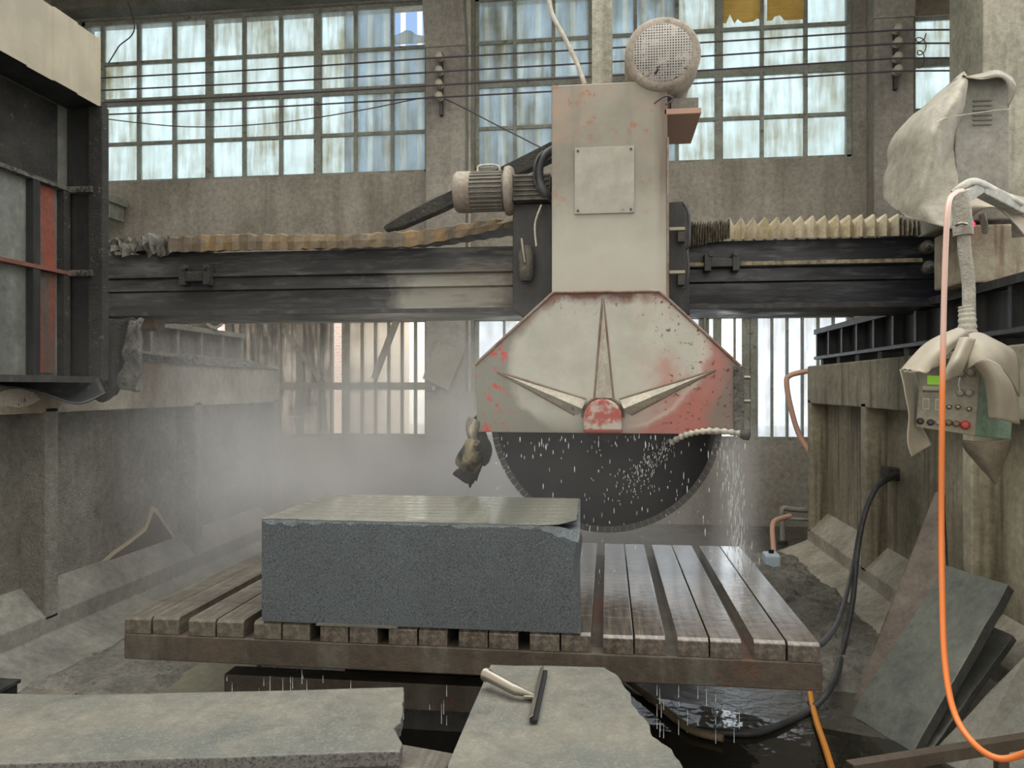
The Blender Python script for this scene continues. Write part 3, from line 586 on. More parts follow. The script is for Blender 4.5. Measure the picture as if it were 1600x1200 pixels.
for (x, y) in ((1449, 386), (1452, 418)):
    c = PY(x, y, 5.3); MB().lathe(c, (0, -1, 0), [(-.05, .04), (0, .045), (.01, .04), (.012, .022), (.03, .02), (.035, .01)], 20).build('bolt', 'gearbox', bb)
# bellows
def bellows(xs, zt, zb_, amp, depth, name, mat, wob=0, yf=5.27, jag=0):
    rings = []
    for i, x in enumerate(xs):
        k = i % 2; h = zt(x)-(amp if k else 0); f = yf+(depth if k else 0); zb1 = zb_(x)+(0.012 if k else 0)-jag*RND.random()
        w = lambda: Vector((RND.uniform(-wob, wob), RND.uniform(-wob, wob), RND.uniform(-wob, wob)))
        rings.append([Vector((x, f, zb1))+w(), Vector((x, f-.004, (zb1+h)/2))+w(), Vector((x, f, h-.01))+w(), Vector((x, f+.03, h))+w(), Vector((x, 5.9, h))])
    return MB().ring(rings, closed=False, caps=False, smooth=False).build(name, mat, bb, solid=.006)
def lerp(a, b, t): return a+(b-a)*max(0, min(1, t))
xa = XA(163, 5.3); xb = XA(268, 5.3); n = 22
bellows([xa+(xb-xa)*i/n+RND.uniform(-.01, .01) for i in range(n+1)], lambda x: 2.86+RND.uniform(-.02, .02), lambda x: 2.75, .05, .05, 'torn_bellows', 'grey_bellows', .02, jag=.06)
xa = xb; xb = XA(802, 5.3); n = 42
def ztl(x): u = (x-xa)/(xb-xa); return 2.857+.01*sin(u*9)+lerp(0, .075, (u-.75)/.25)
def zbl(x): u = (x-xa)/(xb-xa); return 2.735+lerp(0, .12, (u-.72)/.28)
bellows([xa+(xb-xa)*i/n+RND.uniform(-.006, .006) for i in range(n+1)], ztl, zbl, .010, .012, 'brown_bellows', 'brown_bellows', .004)
xa = XA(1078, 5.3); xb = XA(1140, 5.3); n = 30
bellows([xa+(xb-xa)*i/n for i in range(n+1)], lambda x: 2.87, lambda x: 2.69+.05*(x-xa)/(xb-xa), .03, .05, 'packed_bellows', grime('packed', '#a09886', '#5f5a50', 30, bs=.3), .006)
xa = xb; xb = XA(1402, 5.3); n = 28
bellows([xa+(xb-xa)*i/n for i in range(n+1)], lambda x: 2.885, lambda x: 2.735, .045, .06, 'cream_bellows', 'cream_bellows', .002)
xa = xb; xb = XA(1480, 5.3); n = 22
bellows([xa+(xb-xa)*i/n for i in range(n+1)], lambda x: 2.875-.03*(x-xa)/(xb-xa), lambda x: 2.735, .025, .05, 'closed_bellows', 'packed', .003)

# ================================================================== SAW HEAD
sh = empty('bridge_saw', (0.0, 4.8, 1.0), 'tall cream saw head with motors, octagonal rusty guard and dark round blade', 'stone saw')
YC = 4.75
cl, cr = XA(862, YC), XA(1043, YC); ct = ZA(950, 129, YC); cbz = ZA(950, 520, YC)
MB().box(cl, cr, YC, 5.28, cbz, ct).build('column', 'column_paint', sh, bevel=.008)
MB().box(cr-.004, cr+.008, YC-.006, YC+.03, cbz, ct-.35).build('edge_strip', 'rust_edge', sh)
a = PY(898, 335, YC-.006); b = PY(991, 228, YC-.006)
hp = MB().box(a.x, b.x, YC-.012, YC+.002, a.z, b.z).build('inspection_plate', 'hatch_plate', sh, bevel=.002)
for x in (a.x+.02, b.x-.02):
    for z in (a.z+.02, b.z-.02): MB().cyl((x, YC-.018, z), (x, YC-.01, z), .007, 10).build('screw', 'steel_dark', hp)
MB().box(XA(925, 5.0), XA(957, 5.0), 5.0, 5.13, ct-.05, 4.9).build('mast', 'pillar_mossy', sh, bevel=.004)
MB().tube(crom(pts((856, -20, 5.0), (862, 20, 5.0), (880, 55, 5.0), (900, 95, 5.0), (914, 132, 5.0)), 6), .015, 10).build('feed_cable', 'hose_white', sh)
# carriage plates
Yk = 4.98
pl = [(801, 318), (862, 318), (862, 520), (822, 500), (812, 492), (801, 484)]
MB().prism([PY(x, y, Yk) for x, y in pl], (0, .36, 0)).build('carriage_plate', 'black_paint', sh, bevel=.006)
pl = [(1041, 324), (1046, 316), (1068, 314), (1076, 322), (1078, 492), (1066, 490), (1041, 480)]
MB().prism([PY(x, y, Yk) for x, y in pl], (0, .36, 0)).build('carriage_plate', 'black_paint', sh, bevel=.006)
c = PY(822, 408, Yk-.04)
lu = MB().lathe(c-Vector((0, 0, .13)), (0, 0, 1), [(0, .035), (.04, .05), (.18, .055), (.23, .03)], 16).build('oil_pump', 'gearbox', sh)
MB().tube(crom(pts((815, 373, Yk-.1), (817, 390, Yk-.11), (820, 410, Yk-.1)), 4), .011, 8).build('pump_lever', 'chrome', lu)
for y in (360, 427):
    c = PY(1062, y, Yk-.02); s_ = MB().box(c.x-.015, c.x+.03, Yk-.06, Yk, c.z-.08, c.z).build('limit_switch', 'gearbox', sh, bevel=.004)
    MB().box(c.x-.07, c.x+.03, Yk-.07, Yk-.055, c.z-.01, c.z+.012).build('switch_arm', 'chrome', s_, bevel=.003)
MB().tube(crom(pts((1068, 318, 4.9), (1076, 335, 4.88), (1077, 380, 4.88), (1072, 388, 4.9)), 5), .010, 8).build('switch_cable', 'hose_black', sh)
MB().tube(crom(pts((1073, 390, 4.9), (1076, 420, 4.88), (1073, 447, 4.9), (1066, 451, 4.92)), 5), .007, 8).build('switch_cable', 'hose_black', sh)
MB().tube(crom(pts((846, 320, 4.9), (836, 350, 4.9), (838, 385, 4.9)), 5), .007, 8).build('switch_cable', 'hose_white', sh)
# drive motor on top
mc = PY(1036, 82, 4.72); R = .228
dm = MB().lathe(mc, (0, 1, 0), [(0, R*.80), (0, R*.93), (.03, R), (.22, R), (.23, R*.93), (.62, R*.9), (.68, R*.7)], 48).build('drive_motor', 'motor_paint', sh)
MB().lathe(mc+Vector((0, -.004, 0)), (0, 1, 0), [(0, 0), (0.0, R*.76), (.01, R*.8)], 48).build('fan_grille', 'mesh_grille', dm)
pz = ZA(1060, 172, 4.78); 
bpz = MB().box(cr-.02, XA(1096, 4.75), 4.75, 5.34, pz-.035, pz)
mp_ = bpz.build('mounting_plate', 'pink_plate', sh, bevel=.004)
MB().box(XA(1047, 4.9), XA(1090, 4.9), 4.85, 4.95, pz, pz+.1).build('motor_foot', 'motor_body', dm, bevel=.005)
MB().box(XA(1047, 4.9), XA(1090, 4.9), 5.15, 5.25, pz, pz+.1).build('motor_foot', 'motor_body', dm, bevel=.005)
MB().tube(crom(pts((1022, 162, 4.7), (1035, 152, 4.69), (1045, 150, 4.69), (1052, 156, 4.7), (1040, 163, 4.69)), 4), .006, 6).build('tie_wire', 'wire', sh)
# small feed motor at left
mc = PY(712, 301, 5.0); r_ = .135
fmr = MB().lathe(mc, (1, 0, 0), [(0, r_*.7), (0.0, r_*.9), (.02, r_), (.105, r_), (.11, r_*.93)], 32).build('feed_motor', 'motor_paint', sh)
m = MB().cyl(mc+Vector((.10, 0, 0)), mc+Vector((.335, 0, 0)), r_*.86, 32)
m.build('motor_body', 'motor_body', fmr)
for k in range(26):
    a_ = 2*pi*k/26; u = Vector((0, cos(a_), sin(a_))); w = Vector((0, -sin(a_), cos(a_)))*.004; p = mc+Vector((.11, 0, 0))
    MB().prism([p+u*r_*.84-w, p+u*r_*.84+w, p+u*r_*.98+w, p+u*r_*.98-w], (.21, 0, 0)).build('cooling_fin', 'motor_body', fmr)
MB().lathe(mc+Vector((.335, 0, 0)), (1, 0, 0), [(0, .1), (0, r_*1.16), (.025, r_*1.2), (.05, r_*1.1), (.06, .08)], 32).build('flange', 'motor_paint', fmr)
MB().tube(crom([mc+Vector(p) for p in ((.15, 0, .12), (.15, 0, .165), (.19, 0, .175), (.25, 0, .175), (.29, 0, .16), (.295, 0, .12))], 4), .008, 8).build('lifting_handle', 'hose_white', fmr)
g0 = mc+Vector((.39, -.1, -.09)); m = MB().box(g0.x, XA(862, 5.0), g0.y, g0.y+.22, g0.z, g0.z+.17)
for z in (.0, .03, .06, .09, .12, .15): m.box(g0.x+.01, XA(862, 5.0)-.01, g0.y-.012, g0.y+.01, g0.z+z, g0.z+z+.01)
m.build('gearbox', 'gearbox', sh, bevel=.004)
# dark cable arm going down left behind the motor and hoses
A = PY(600, 357, 5.75); B = PY(866, 232, 5.5); d = (B-A).normalized(); nrm = Vector((-d.z, 0, d.x))
MB().prism([A-nrm*.02, A+nrm*.02, A+(B-A)*.12+nrm*.04, A+(B-A)*.3+nrm*.05, A+(B-A)*.55+nrm*.045, B+nrm*.06, B-nrm*.07, A+(B-A)*.6-nrm*.05, A+(B-A)*.35-nrm*.06, A+(B-A)*.1-nrm*.05], (0, .1, 0)).build('cable_arm', 'black_crust', sh, bevel=.01)
MB().tube(crom(pts((864, 234, 4.95), (850, 244, 4.9), (842, 262, 4.9), (844, 285, 4.9), (853, 303, 4.9), (864, 312, 4.95)), 6), .03, 12).build('corrugated_hose', 'hose_black', sh)
MB().tube(crom(pts((864, 232, 4.92), (845, 240, 4.88), (836, 258, 4.86), (836, 285, 4.88), (848, 305, 4.9)), 6), .009, 8).build('thin_hose', 'hose_black', sh)

# ---- guard
YG = 4.44
oct_ = [(865, 457), (1030, 455), (1157, 572), (1160, 679), (746, 675), (742, 570)]
gp = [PY(x, y, YG) for x, y in oct_]
m = MB(); th = Vector((0, .012, 0)); dep = Vector((0, .3, 0))
m.prism(gp, th); m.prism([p+dep for p in gp], th)
for i in (5, 0, 1, 2):
    a, b = gp[i], gp[(i+1) % 6]; nn = Vector((-(b-a).z, 0, (b-a).x)).normalized()*.012
    m.prism([a, b, b-nn, a-nn], dep)
a, b = gp[3], gp[2]; m.prism([a, b, b-Vector((.012, 0, 0)), a-Vector((.012, 0, 0))], dep)
gd = m.build('blade_guard', 'guard_paint', sh, bevel=.003)
m = MB()
for i in (5, 0, 1, 2):
    a, b = gp[i], gp[(i+1) % 6]; m.tube([a+Vector((0, -.004, 0)), b+Vector((0, -.004, 0))], .009, 8)
m.build('rim_edge', grime('rim', '#8d8375', '#6d4a3d', 6, rough=.6), gd)
a, b = PY(1146, 572, YG), PY(1162, 680, YG)
MB().box(a.x, b.x, YG-.02, YG+.0, b.z, a.z).build('side_flange', 'crust', gd, bevel=.004)
grime('rib_paint', '#bbb6a8', '#9c978b', 6, rough=.6, bs=.2, spots=('#7a5344', 9, .62, .6))
def wedge(tip, b1, b2, mid, h, mat='rib_paint'):
    T = PY(*tip, YG); A = PY(*b1, YG); B = PY(*b2, YG); Mi = PY(*mid, YG-h*.0)+Vector((0, -h, 0)); 
    m = MB().add([T, A, Mi, B, T+Vector((0, -.006, 0))], [(0, 1, 2, 4), (4, 2, 3, 0), (1, 3, 2), (0, 3, 1)]); m.build('guard_rib', mat, gd)
    # rusty weld bead along both feet
    for E in (A, B): MB().tube(crom([T, T+(E-T)*.35+Vector((0, -.002, .002)), T+(E-T)*.7, E], 4), .008, 6).build('weld_bead', 'rust_edge', gd)
wedge((942, 466), (929, 622), (958, 622), (944, 622), .075)
wedge((777, 581), (916, 624), (898, 648), (910, 638), .075)
wedge((1118, 578), (968, 624), (986, 648), (974, 638), .075)
hc = PY(942, 652, YG); hr = .108
hp_ = [Vector((hc.x+hr*cos(pi*k/16), YG, hc.z+hr*sin(pi*k/16))) for k in range(17)]+[Vector((hc.x-hr, YG, gp[4].z)), Vector((hc.x+hr, YG, gp[4].z))]
t = NT('hub_paint'); z = t.xyz()[2]; cc = t.mix(t.ramp(t.noise(14, 5, .6), .46, .56), lin('#a3524a'), lin('#b3a59b')); cc = t.mix(t.math('MULTIPLY', t.rng(z, .09, .05), t.ramp(t.noise(20, 4), .4, .5)), cc, lin('#b0aaa0')); cc = t.mix(t.rng(z, .028, .022), cc, lin('#8a4a42')); t.base(cc); t.rough(.5)
mm = MB().prism([p+Vector((0, -.075, 0)) for p in hp_], (0, .08, 0)); mm.build('hub_cover', 'hub_paint', gd, bevel=.012)
m = MB(); m.tube([Vector((hc.x+(hr+.008)*cos(pi*k/16), YG-.01, hc.z+(hr+.008)*sin(pi*k/16))) for k in range(17)], .008, 6); m.build('hub_ring', 'brown_bellows', gd)
# ---- blade
YBl = 4.6; bc = PY(945, 652, YBl); br = (bc-PY(946, 832, YBl)).length
nb = 96
bl = MB().lathe(bc+Vector((0, -.004, 0)), (0, 1, 0), [(0, .02), (0, br-.035), (.008, br-.035), (.008, .02)], nb).build('blade', 'blade_steel_shaded', sh)
m = MB()
for k in range(nb):
    a0 = 2*pi*(k+.02)/nb; a1 = 2*pi*(k+.98)/nb
    def pp(r, a, y): return bc+Vector((r*cos(a), y, r*sin(a)))
    m.hexa([pp(br-.037, a0, -.006), pp(br-.037, a1, -.006), pp(br-.037, a1, .006), pp(br-.037, a0, .006), pp(br, a0, -.006), pp(br, a1, -.006), pp(br, a1, .006), pp(br, a0, .006)])
m.build('diamond_segments', 'blade_rim', bl)
MB().lathe(bc+Vector((0, -.02, 0)), (0, 1, 0), [(-.01, .0), (-.01, .14), (.0, .15), (.04, .15), (.05, .14)], 40).build('blade_flange', 'steel_dark', bl)
# side blade of water hose
hp2 = crom(pts((1164, 679, 4.4), (1140, 675, 4.38), (1110, 673, 4.37), (1085, 676, 4.38), (1065, 682, 4.42), (1048, 692, 4.5)), 10)
MB().tube(hp2, [.015+.005*sin(i*1.6) for i in range(len(hp2))], 10).build('water_hose', 'hose_white', sh)
MB().lathe(PY(1162, 679, 4.38), (1, 0, -.1), [(-.02, .02), (0, .03), (.03, .03), (.035, .015)], 12).build('hose_fitting', 'steel_dark', sh)
m = MB(); 
for y in (590, 627): m.cyl(PY(1159, y, 4.5), PY(1172, y, 4.5), .011, 8)
m.build('guard_bolts', 'chrome', gd)
# ---- rubber splash flap at left
rows = [pts((733, 652, 4.5), (742, 655, 4.42), (750, 660, 4.45)), pts((729, 668, 4.42), (736, 680, 4.36), (744, 685, 4.42)), pts((734, 690, 4.38), (744, 698, 4.34), (750, 690, 4.4))]
fl = empty('rubber_flap', PY(745, 700, 4.45), None, None); fl.parent = sh; fl.location = WLOC[fl.name]-WLOC[sh.name]
loft(rows, 5).build('flap_curl', 'rubber_dusty', fl, solid=.012)
rows = [pts((739, 654, 4.5), (752, 647, 4.5), (757, 680, 4.5)), pts((742, 690, 4.48), (752, 690, 4.5), (766, 690, 4.5)), pts((748, 715, 4.48), (755, 722, 4.5), (769, 705, 4.5)), pts((754, 726, 4.5), (758, 728, 4.5), (764, 722, 4.5))]
loft(rows, 5, .004).build('flap_sheet', 'rubber_black', fl, solid=.01)
rows = [pts((730, 690, 4.4), (741, 686, 4.34), (750, 692, 4.38)), pts((716, 710, 4.42), (735, 706, 4.33), (751, 708, 4.38)), pts((712, 725, 4.45), (730, 730, 4.36), (750, 722, 4.4)), pts((722, 734, 4.45), (736, 742, 4.4), (748, 728, 4.42))]
loft(rows, 7, .014, 2, .05).build('flap_sheet', 'rubber_mixed', fl, solid=.012)
rows = [pts((714, 733, 4.44), (730, 725, 4.44), (748, 722, 4.46), (755, 712, 4.46)), pts((709, 741, 4.44), (728, 745, 4.44), (743, 742, 4.46), (754, 722, 4.46)), pts((722, 750, 4.44), (733, 757, 4.44), (739, 752, 4.46), (752, 730, 4.46))]
loft(rows, 6, .01, 5, .05).build('flap_sheet', 'rubber_black', fl, solid=.01)

# ================================================================== TABLE
TX0, TX1, TY0, TY1 = -2.20, .865, 3.27, 5.2
tb = empty('saw_table', ((TX0+TX1)/2, (TY0+TY1)/2, 0), 'low saw table of dark wooden planks on a rusty steel bed', 'saw table')
MB().box(TX0, TX1+.005, TY0, TY1, .505, .622).build('steel_bed', 'table_steel', tb, bevel=.006)
MB().box(TX0+.4, TX1-.5, TY0+.6, TY1-.2, .40, .505).build('under_frame', 'steel_dark', tb)
MB().box(-1.35, -.1, TY0+.55, TY1-.4, 0, .40).build('pedestal', 'steel_dark', tb, bevel=.01)
MB().box(-1.9, -.3, TY0+.35, TY0+.47, .19, .32).build('lower_beam', 'table_steel', tb, bevel=.006)
np_ = 10; pw = .1335; gap = (TX1-TX0-20*pw)/9.0
x = TX0
for i in range(np_):
    for j in range(2):
        xa_ = x+j*pw+.002; xb_ = xa_+pw-.006; k = TY0+.27+RND.uniform(-.004, .004); zt_ = .70+RND.uniform(-.003, .003); f = TY0+RND.uniform(0, .012)
        m = MB().prof([(f, .622), (f, zt_-.012), (f+.015, zt_), (k, zt_), (k+.003, zt_-.03), (k+.006, zt_), (TY1, zt_), (TY1, .622)], xa_, xb_)
        m.build('plank', 'wet_plank' if xa_ > -1.42 else 'dry_plank', tb, bevel=.003)  # wet wood continues under the block, its darker tone also painting the shadow there
    x += 2*pw+gap

# ================================================================== GRANITE BLOCK
def PF(x, y): return PY(x, y, 3.42)
bzt = ZA(650, 812, 3.42)
random.seed(4)
def chip_edge(a, b, n, amp, seed):
    out = []
    for i in range(n+1):
        t_ = i/n; p = a.lerp(b, t_); k = min(1, 8*t_, 8*(1-t_)); out.append(p+Vector((0, 0, -abs(noise.noise(Vector((t_*9, seed, 0))))*amp*k+noise.noise(Vector((t_*30, seed, 2)))*amp*.2)))
    return out
zb0 = .704
xl, xr = XA(409, 3.27), XA(907, 3.27)
ztop = 1.158
yb1 = 4.08
grid_n = 48
# front outline with chipped top edge and broken right edge
topf = [Vector((xl+(xr-xl)*i/grid_n, 3.27+.0*i, ztop-.006-.012*abs(noise.noise(Vector((i*.23, 1, 0))))-.006*noise.noise(Vector((i*.9, 4, 0))))) for i in range(grid_n+1)]
blk = MB()
zs = [zb0+(ztop-zb0)*k/14 for k in range(15)]
def rightx(z):
    u = (z-zb0)/(ztop-zb0); return xr-.012+.012*sin(u*7)-.012*max(0, 1-abs(u-.55)*4)+.01*noise.noise(Vector((z*30, 3, 0)))
rows = []
for k, z in enumerate(zs):
    u = k/14; row = []
    for i in range(grid_n+1):
        x = xl+(rightx(z)-xl)*i/grid_n; zz = z
        if k == 14: zz = topf[i].z; 
        ch = abs(noise.noise(Vector((i*.31, 1, 0))))+.5*abs(noise.noise(Vector((i*1.1, 6, 0)))); cor = max(0, (i-42)/6)
        if k == 14: zz = ztop-.035*cor*cor; yy = 3.27+.002+.028*ch+.05*cor
        elif k == 13: zz = ztop-.006-.03*ch-.06*cor; yy = 3.27
        else: yy = 3.27+.0015*noise.noise(Vector((x*14, zz*14, 0)))
        row.append(Vector((x, yy, zz)))
    rows.append(row)
blk.ring(rows, closed=False, caps=False, smooth=False)
bt0 = [Vector((p.x, p.y+.0005, p.z)) for p in rows[-1]]
blk.ring([rows[-1], bt0], closed=False, caps=False, smooth=False)
xrb = xr-.03
# right side, back, left, bottom
blk.add([Vector((p.x, p.y+.0005, p.z)) for p in rows[-1]]+[Vector((xr-.03, yb1, ztop)), Vector((xl, yb1, ztop))], [tuple(range(grid_n+3))])
blk.ring([[Vector((r[-1].x, r[-1].y, r[-1].z)) for r in rows]+[bt0[-1]], [Vector((xrb+.02*noise.noise(Vector((z*9, 8, 0))), yb1, z)) for z in zs]+[Vector((xrb, yb1, ztop))]], closed=False, caps=False, smooth=False)
blk.add([(xl, 3.27, zb0), (xl, yb1, zb0), (xl, yb1, ztop), (xl, 3.27, ztop)], [(0, 1, 2, 3)])
blk.add([(xl, yb1, zb0), (xrb, yb1, zb0), (xrb, yb1, ztop), (xl, yb1, ztop)], [(0, 1, 2, 3)])
blk.add([(xl, 3.27, zb0), (xr, 3.27, zb0), (xrb, yb1, zb0), (xl, yb1, zb0)], [(0, 1, 2, 3)])
gb = blk.build('granite_block', 'granite_fleck'); tag(gb, 'large blue-grey granite block with wet sawn top, on the saw table', 'stone block')
# wet top surface: strips left by parallel saw cuts
t = NT('wet_top'); t.base(t.mix(t.ramp(t.noise(4, 6), .4, .6), lin('#7f7e73'), lin('#6c6c62'))); t.rough(t.ramp(t.noise(6, 4), .35, .65, (.06,)*3+(1,), (.3,)*3+(1,))); t.bump(t.noise(9, 4), .15, .01)
y = 3.43; k = 0
ys_ = [3.285, 3.42, 3.50, 3.59, 3.69, 3.80, 3.90, 3.99, 4.08]
for i in range(8):
    a_, b_ = ys_[i], ys_[i+1]-.006
    xa_ = xl+.0; xb_ = lerp(xr-.012, xrb, (a_-3.27)/.8)-.004+RND.uniform(-.008, .0)
    if i == 0: m = MB().prism([Vector((p.x, p.y, ztop)) for p in rows[-1][:46]]+[Vector((xb_-.005, b_+.01, ztop)), Vector((xa_+.0, b_, ztop))], (0, 0, .004))
    else: m = MB().box(xa_, xb_, a_, b_, ztop, ztop+.004)
    m.build('sawn_strip', 'wet_top', gb, bevel=.001)
m = MB().box(xl+.02, xr-.04, 3.29, 4.05, .70, zb0+.002); o = m.build('packing_strip', 'hole_black'); tag(o, 'thin packing sheet squeezed under the granite block', 'packing')
m = MB().box(XA(493, 3.25), XA(620, 3.25), 3.255, 3.41, zb0-.006, zb0+.003); m.build('pale_edge', 'slab_dusty', gb)

# ================================================================== FOREGROUND SLABS
def slab(outline, z, th, name, mat, label, cat='stone slab', jag=.0, seed=0, sub=6):
    P = [PZ(x, y, z) for x, y in outline]; Q = []
    n = len(P)
    for i in range(n):
        a, b = P[i], P[(i+1) % n]
        for k in range(sub):
            p = a.lerp(b, k/sub); 
            if jag and k: p = p+Vector((noise.noise(p*25+Vector((seed, 0, 0)))*jag, noise.noise(p*25+Vector((0, seed, 0)))*jag, 0))
            Q.append(p)
    Q.reverse()
    m = MB().prism([p-Vector((0, 0, th)) for p in Q], (0, 0, th)); o = m.build(name, mat, None, bevel=.004); tag(o, label, cat); return o
s1 = slab([(-160, 1088), (200, 1084), (631, 1073), (630, 1105), (627, 1128), (615, 1138), (622, 1150), (628, 1160), (626, 1174), (300, 1184), (-200, 1200)], .78, .042, 'granite_slab', 'slab_dusty', 'long dusty green-grey slab lying across the lower left foreground', jag=.006, seed=2)
s1.data.materials.append(M['granite_edge'])
for p in s1.data.polygons:
    if abs(p.normal.z) < .5: p.material_index = 1
s0 = slab([(-200, 1081), (0, 1083), (255, 1088), (200, 1110), (-200, 1120)], .73, .03, 'granite_slab', 'slab_dusty', 'thin cream slab edge showing behind the long foreground slab, far left')
s2 = slab([(766, 1038), (944, 1042), (966, 1056), (985, 1082), (990, 1102), (1012, 1127), (1020, 1150), (1050, 1170), (1066, 1195), (1100, 1260), (1110, 1330), (660, 1330), (701, 1190)], .80, .035, 'granite_slab', 'slab_dusty', 'broken grey-green slab in the centre foreground carrying the squeegee', jag=.008, seed=5, sub=4)
s2.data.materials.append(M['granite_edge'])
for p in s2.data.polygons:
    if abs(p.normal.z) < .5: p.material_index = 1
# trestles carrying the slabs
def timber(a, b, z0, z1, w, label, name='timber_support', mat='dry_plank', cat='timber'):
    d = (b-a).normalized(); s_ = Vector((-d.y, d.x, 0))*w
    o = MB().prism([Vector((p.x, p.y, z0)) for p in (a-s_, b-s_, b+s_, a+s_)], (0, 0, z1-z0)).build(name, mat, None, bevel=.006); tag(o, label, cat); return o
timber(PZ(560, 1183, .735)+Vector((0, .05, 0)), PZ(700, 1200, .735)+Vector((0, 0.02, 0)), .56, .737, .06, 'short wooden block under the right end of the long foreground slab')
timber(Vector((-1.9, 2.05, 0)), Vector((-1.9, 2.45, 0)), 0, .70, .08, 'upright wooden block under the left of the long foreground slab')
timber(Vector((-.72, 2.05, 0)), Vector((-.72, 2.3, 0)), 0, .56, .08, 'upright wooden post under the short block of the long slab')
timber(Vector((-.02, 1.75, 0)), Vector((-.02, 2.35, 0)), 0, .765, .1, 'upright wooden stand under the broken centre slab')

# squeegee
sq = empty('squeegee', PZ(841, 1088, .80), 'metal squeegee with rubber blade lying on the broken centre slab', 'squeegee')
A = PZ(850, 1048, .812); B = PZ(833, 1126, .812); d = (B-A).normalized(); s_ = Vector((-d.y, d.x, 0))
m = MB().prism([A-s_*.010+Vector((0, 0, -.008)), B-s_*.010+Vector((0, 0, -.008)), B+s_*.012+Vector((0, 0, -.008)), A+s_*.012+Vector((0, 0, -.008))], (0, 0, .012)); m.build('rubber_blade', 'hole_black', sq, bevel=.003)
m = MB().prism([A-s_*.014+Vector((0, 0, .002)), B-s_*.014+Vector((0, 0, .002)), B-s_*.0+Vector((0, 0, .012)), A-s_*.0+Vector((0, 0, .012))], (0, 0, .006)); m.build('blade_channel', 'chrome', sq, bevel=.002)
H0 = PZ(758, 1052, .845); H1 = PZ(806, 1078, .83); H2 = PZ(834, 1087, .815); H0.z = .842; H1.z = .83
m = MB().tube([H0-(H1-H0)*.0, H0+(H1-H0)*.08, H0+(H1-H0)*.1, H0+(H1-H0)*.95, H1, H1+(H2-H1)*.6, H2], [.021, .021, .0175, .0165, .016, .010, .006], 20); m.build('handle', 'chrome', sq)
MB().box(H2.x-.03, H2.x+.012, H2.y-.018, H2.y+.018, .812, .82).build('blade_socket', 'chrome', sq, bevel=.002)

# ================================================================== RIGHT LEANING SLABS
def lean(corners, th, name, mat, label, side='slab_side'):
    P = corners; nrm = (P[1]-P[0]).cross(P[3]-P[0]).normalized()
    if nrm.x < 0: nrm = -nrm
    Q = []; n = len(P)
    for i in range(n):
        a, b = P[i], P[(i+1) % n]
        for k in range(8): 
            p = a.lerp(b, k/8); 
            if k: p = p+noise.noise_vector(p*20)*.006
            Q.append(p)
    m = MB().prism(Q, nrm*th); o = m.build(name, mat, None, bevel=.003)
    o.data.materials.append(M[side])
    o.data.polygons[1].material_index = 1
    for p in o.data.polygons[2:]: p.material_index = 1
    tag(o, label, 'stone slab', ); return o
_a, _b, _c = PZ(1334, 1093, 0), PZ(1440, 1128, 0), PX(1461, 769, 2.06); _n = (_b-_a).cross(_c-_a).normalized()
def OP(x, y):
    d = ray(x, y); o_ = Vector((0, 0, CAMZ)); return o_+d*((_a-o_).dot(_n)/d.dot(_n))
lean([OP(1461, 769), OP(1474, 768), OP(1478, 900), OP(1440, 1128), OP(1334, 1093)], .04, 'stone_slab', 'slab_brown', 'tall narrow brown slab leaning on the right pier behind the grey slab')
lean([PX(1477, 883, 1.9), PX(1575, 913, 2.02), PZ(1426, 1177, 0.0), PZ(1328, 1117, 0)], .05, 'stone_slab', 'slab_grey', 'broad grey slab leaning on the right pier, in front of the brown one')
lean([PX(1540, 972, 2.02), PX(1583, 993, 2.06), PZ(1452, 1176, 0), PZ(1420, 1160, 0)], .035, 'stone_slab', 'slab_grey', 'thin grey slab wedged behind the broad grey one, lower right')
lean([PX(1690, 930, 2.3), PX(1830, 1000, 2.3), PZ(1600, 1260, 0), PZ(1452, 1180, 0)], .05, 'stone_slab', 'slab_dusty', 'large pale wet slab leaning in the bottom right corner')
# steel angle frame
fr = empty('angle_iron_frame', (1.3, 2.6, .3), 'rusty angle iron frame low in the bottom right corner', 'steel frame')
A = PZ(1335, 1199, .35); B = PZ(1640, 1150, .35); d = (B-A).normalized(); s_ = Vector((-d.y, d.x, 0))
m = MB().prism([A, B, B+s_*.045, A+s_*.045], (0, 0, .006)); m.prism([A, B, B+s_*.006, A+s_*.006], (0, 0, -.04)); m.build('top_rail', 'table_steel', fr)
for p in (A+(B-A)*.75, A+(B-A)*.02): MB().box(p.x-.02, p.x+.02, p.y, p.y+.04, 0, .35).build('leg', 'table_steel', fr)
# dark steel trough at far left
c = PZ(28, 1060, .28)
o = MB().box(c.x-.7, c.x, c.y-.6, c.y, 0, .26); st = o.build('steel_box', 'hole_black', None, bevel=.006); tag(st, 'black open steel box on the floor at the far left edge', 'box')
MB().box(c.x-.7, c.x+.01, c.y-.6, c.y+.01, .255, .275).build('lid', 'black_paint', st, bevel=.003)

# pit / puddle under the table
m = MB(); ring = [Vector((-.1+1.9*cos(a)*(1+.15*sin(3*a)), 3.4+.95*sin(a)*(1+.1*cos(4*a)), .004)) for a in [2*pi*k/48 for k in range(48)]]
m.add(ring, [tuple(range(48))]); o = m.build('water_puddle', 'puddle'); o['kind'] = 'stuff'; o['label'] = 'dark water puddle on the floor under and before the table'
o = MB().prism([PZ(x, y, 0) for x, y in ((250, 1030), (420, 1020), (330, 1140), (60, 1170))], (0, 0, .02)).build('floor_plate', grime('plate', '#85826f', '#6f6d5f', 2, rough=.4, bs=.1)); tag(o, 'pale wet floor plate at the left under the saw table', 'floor plate')

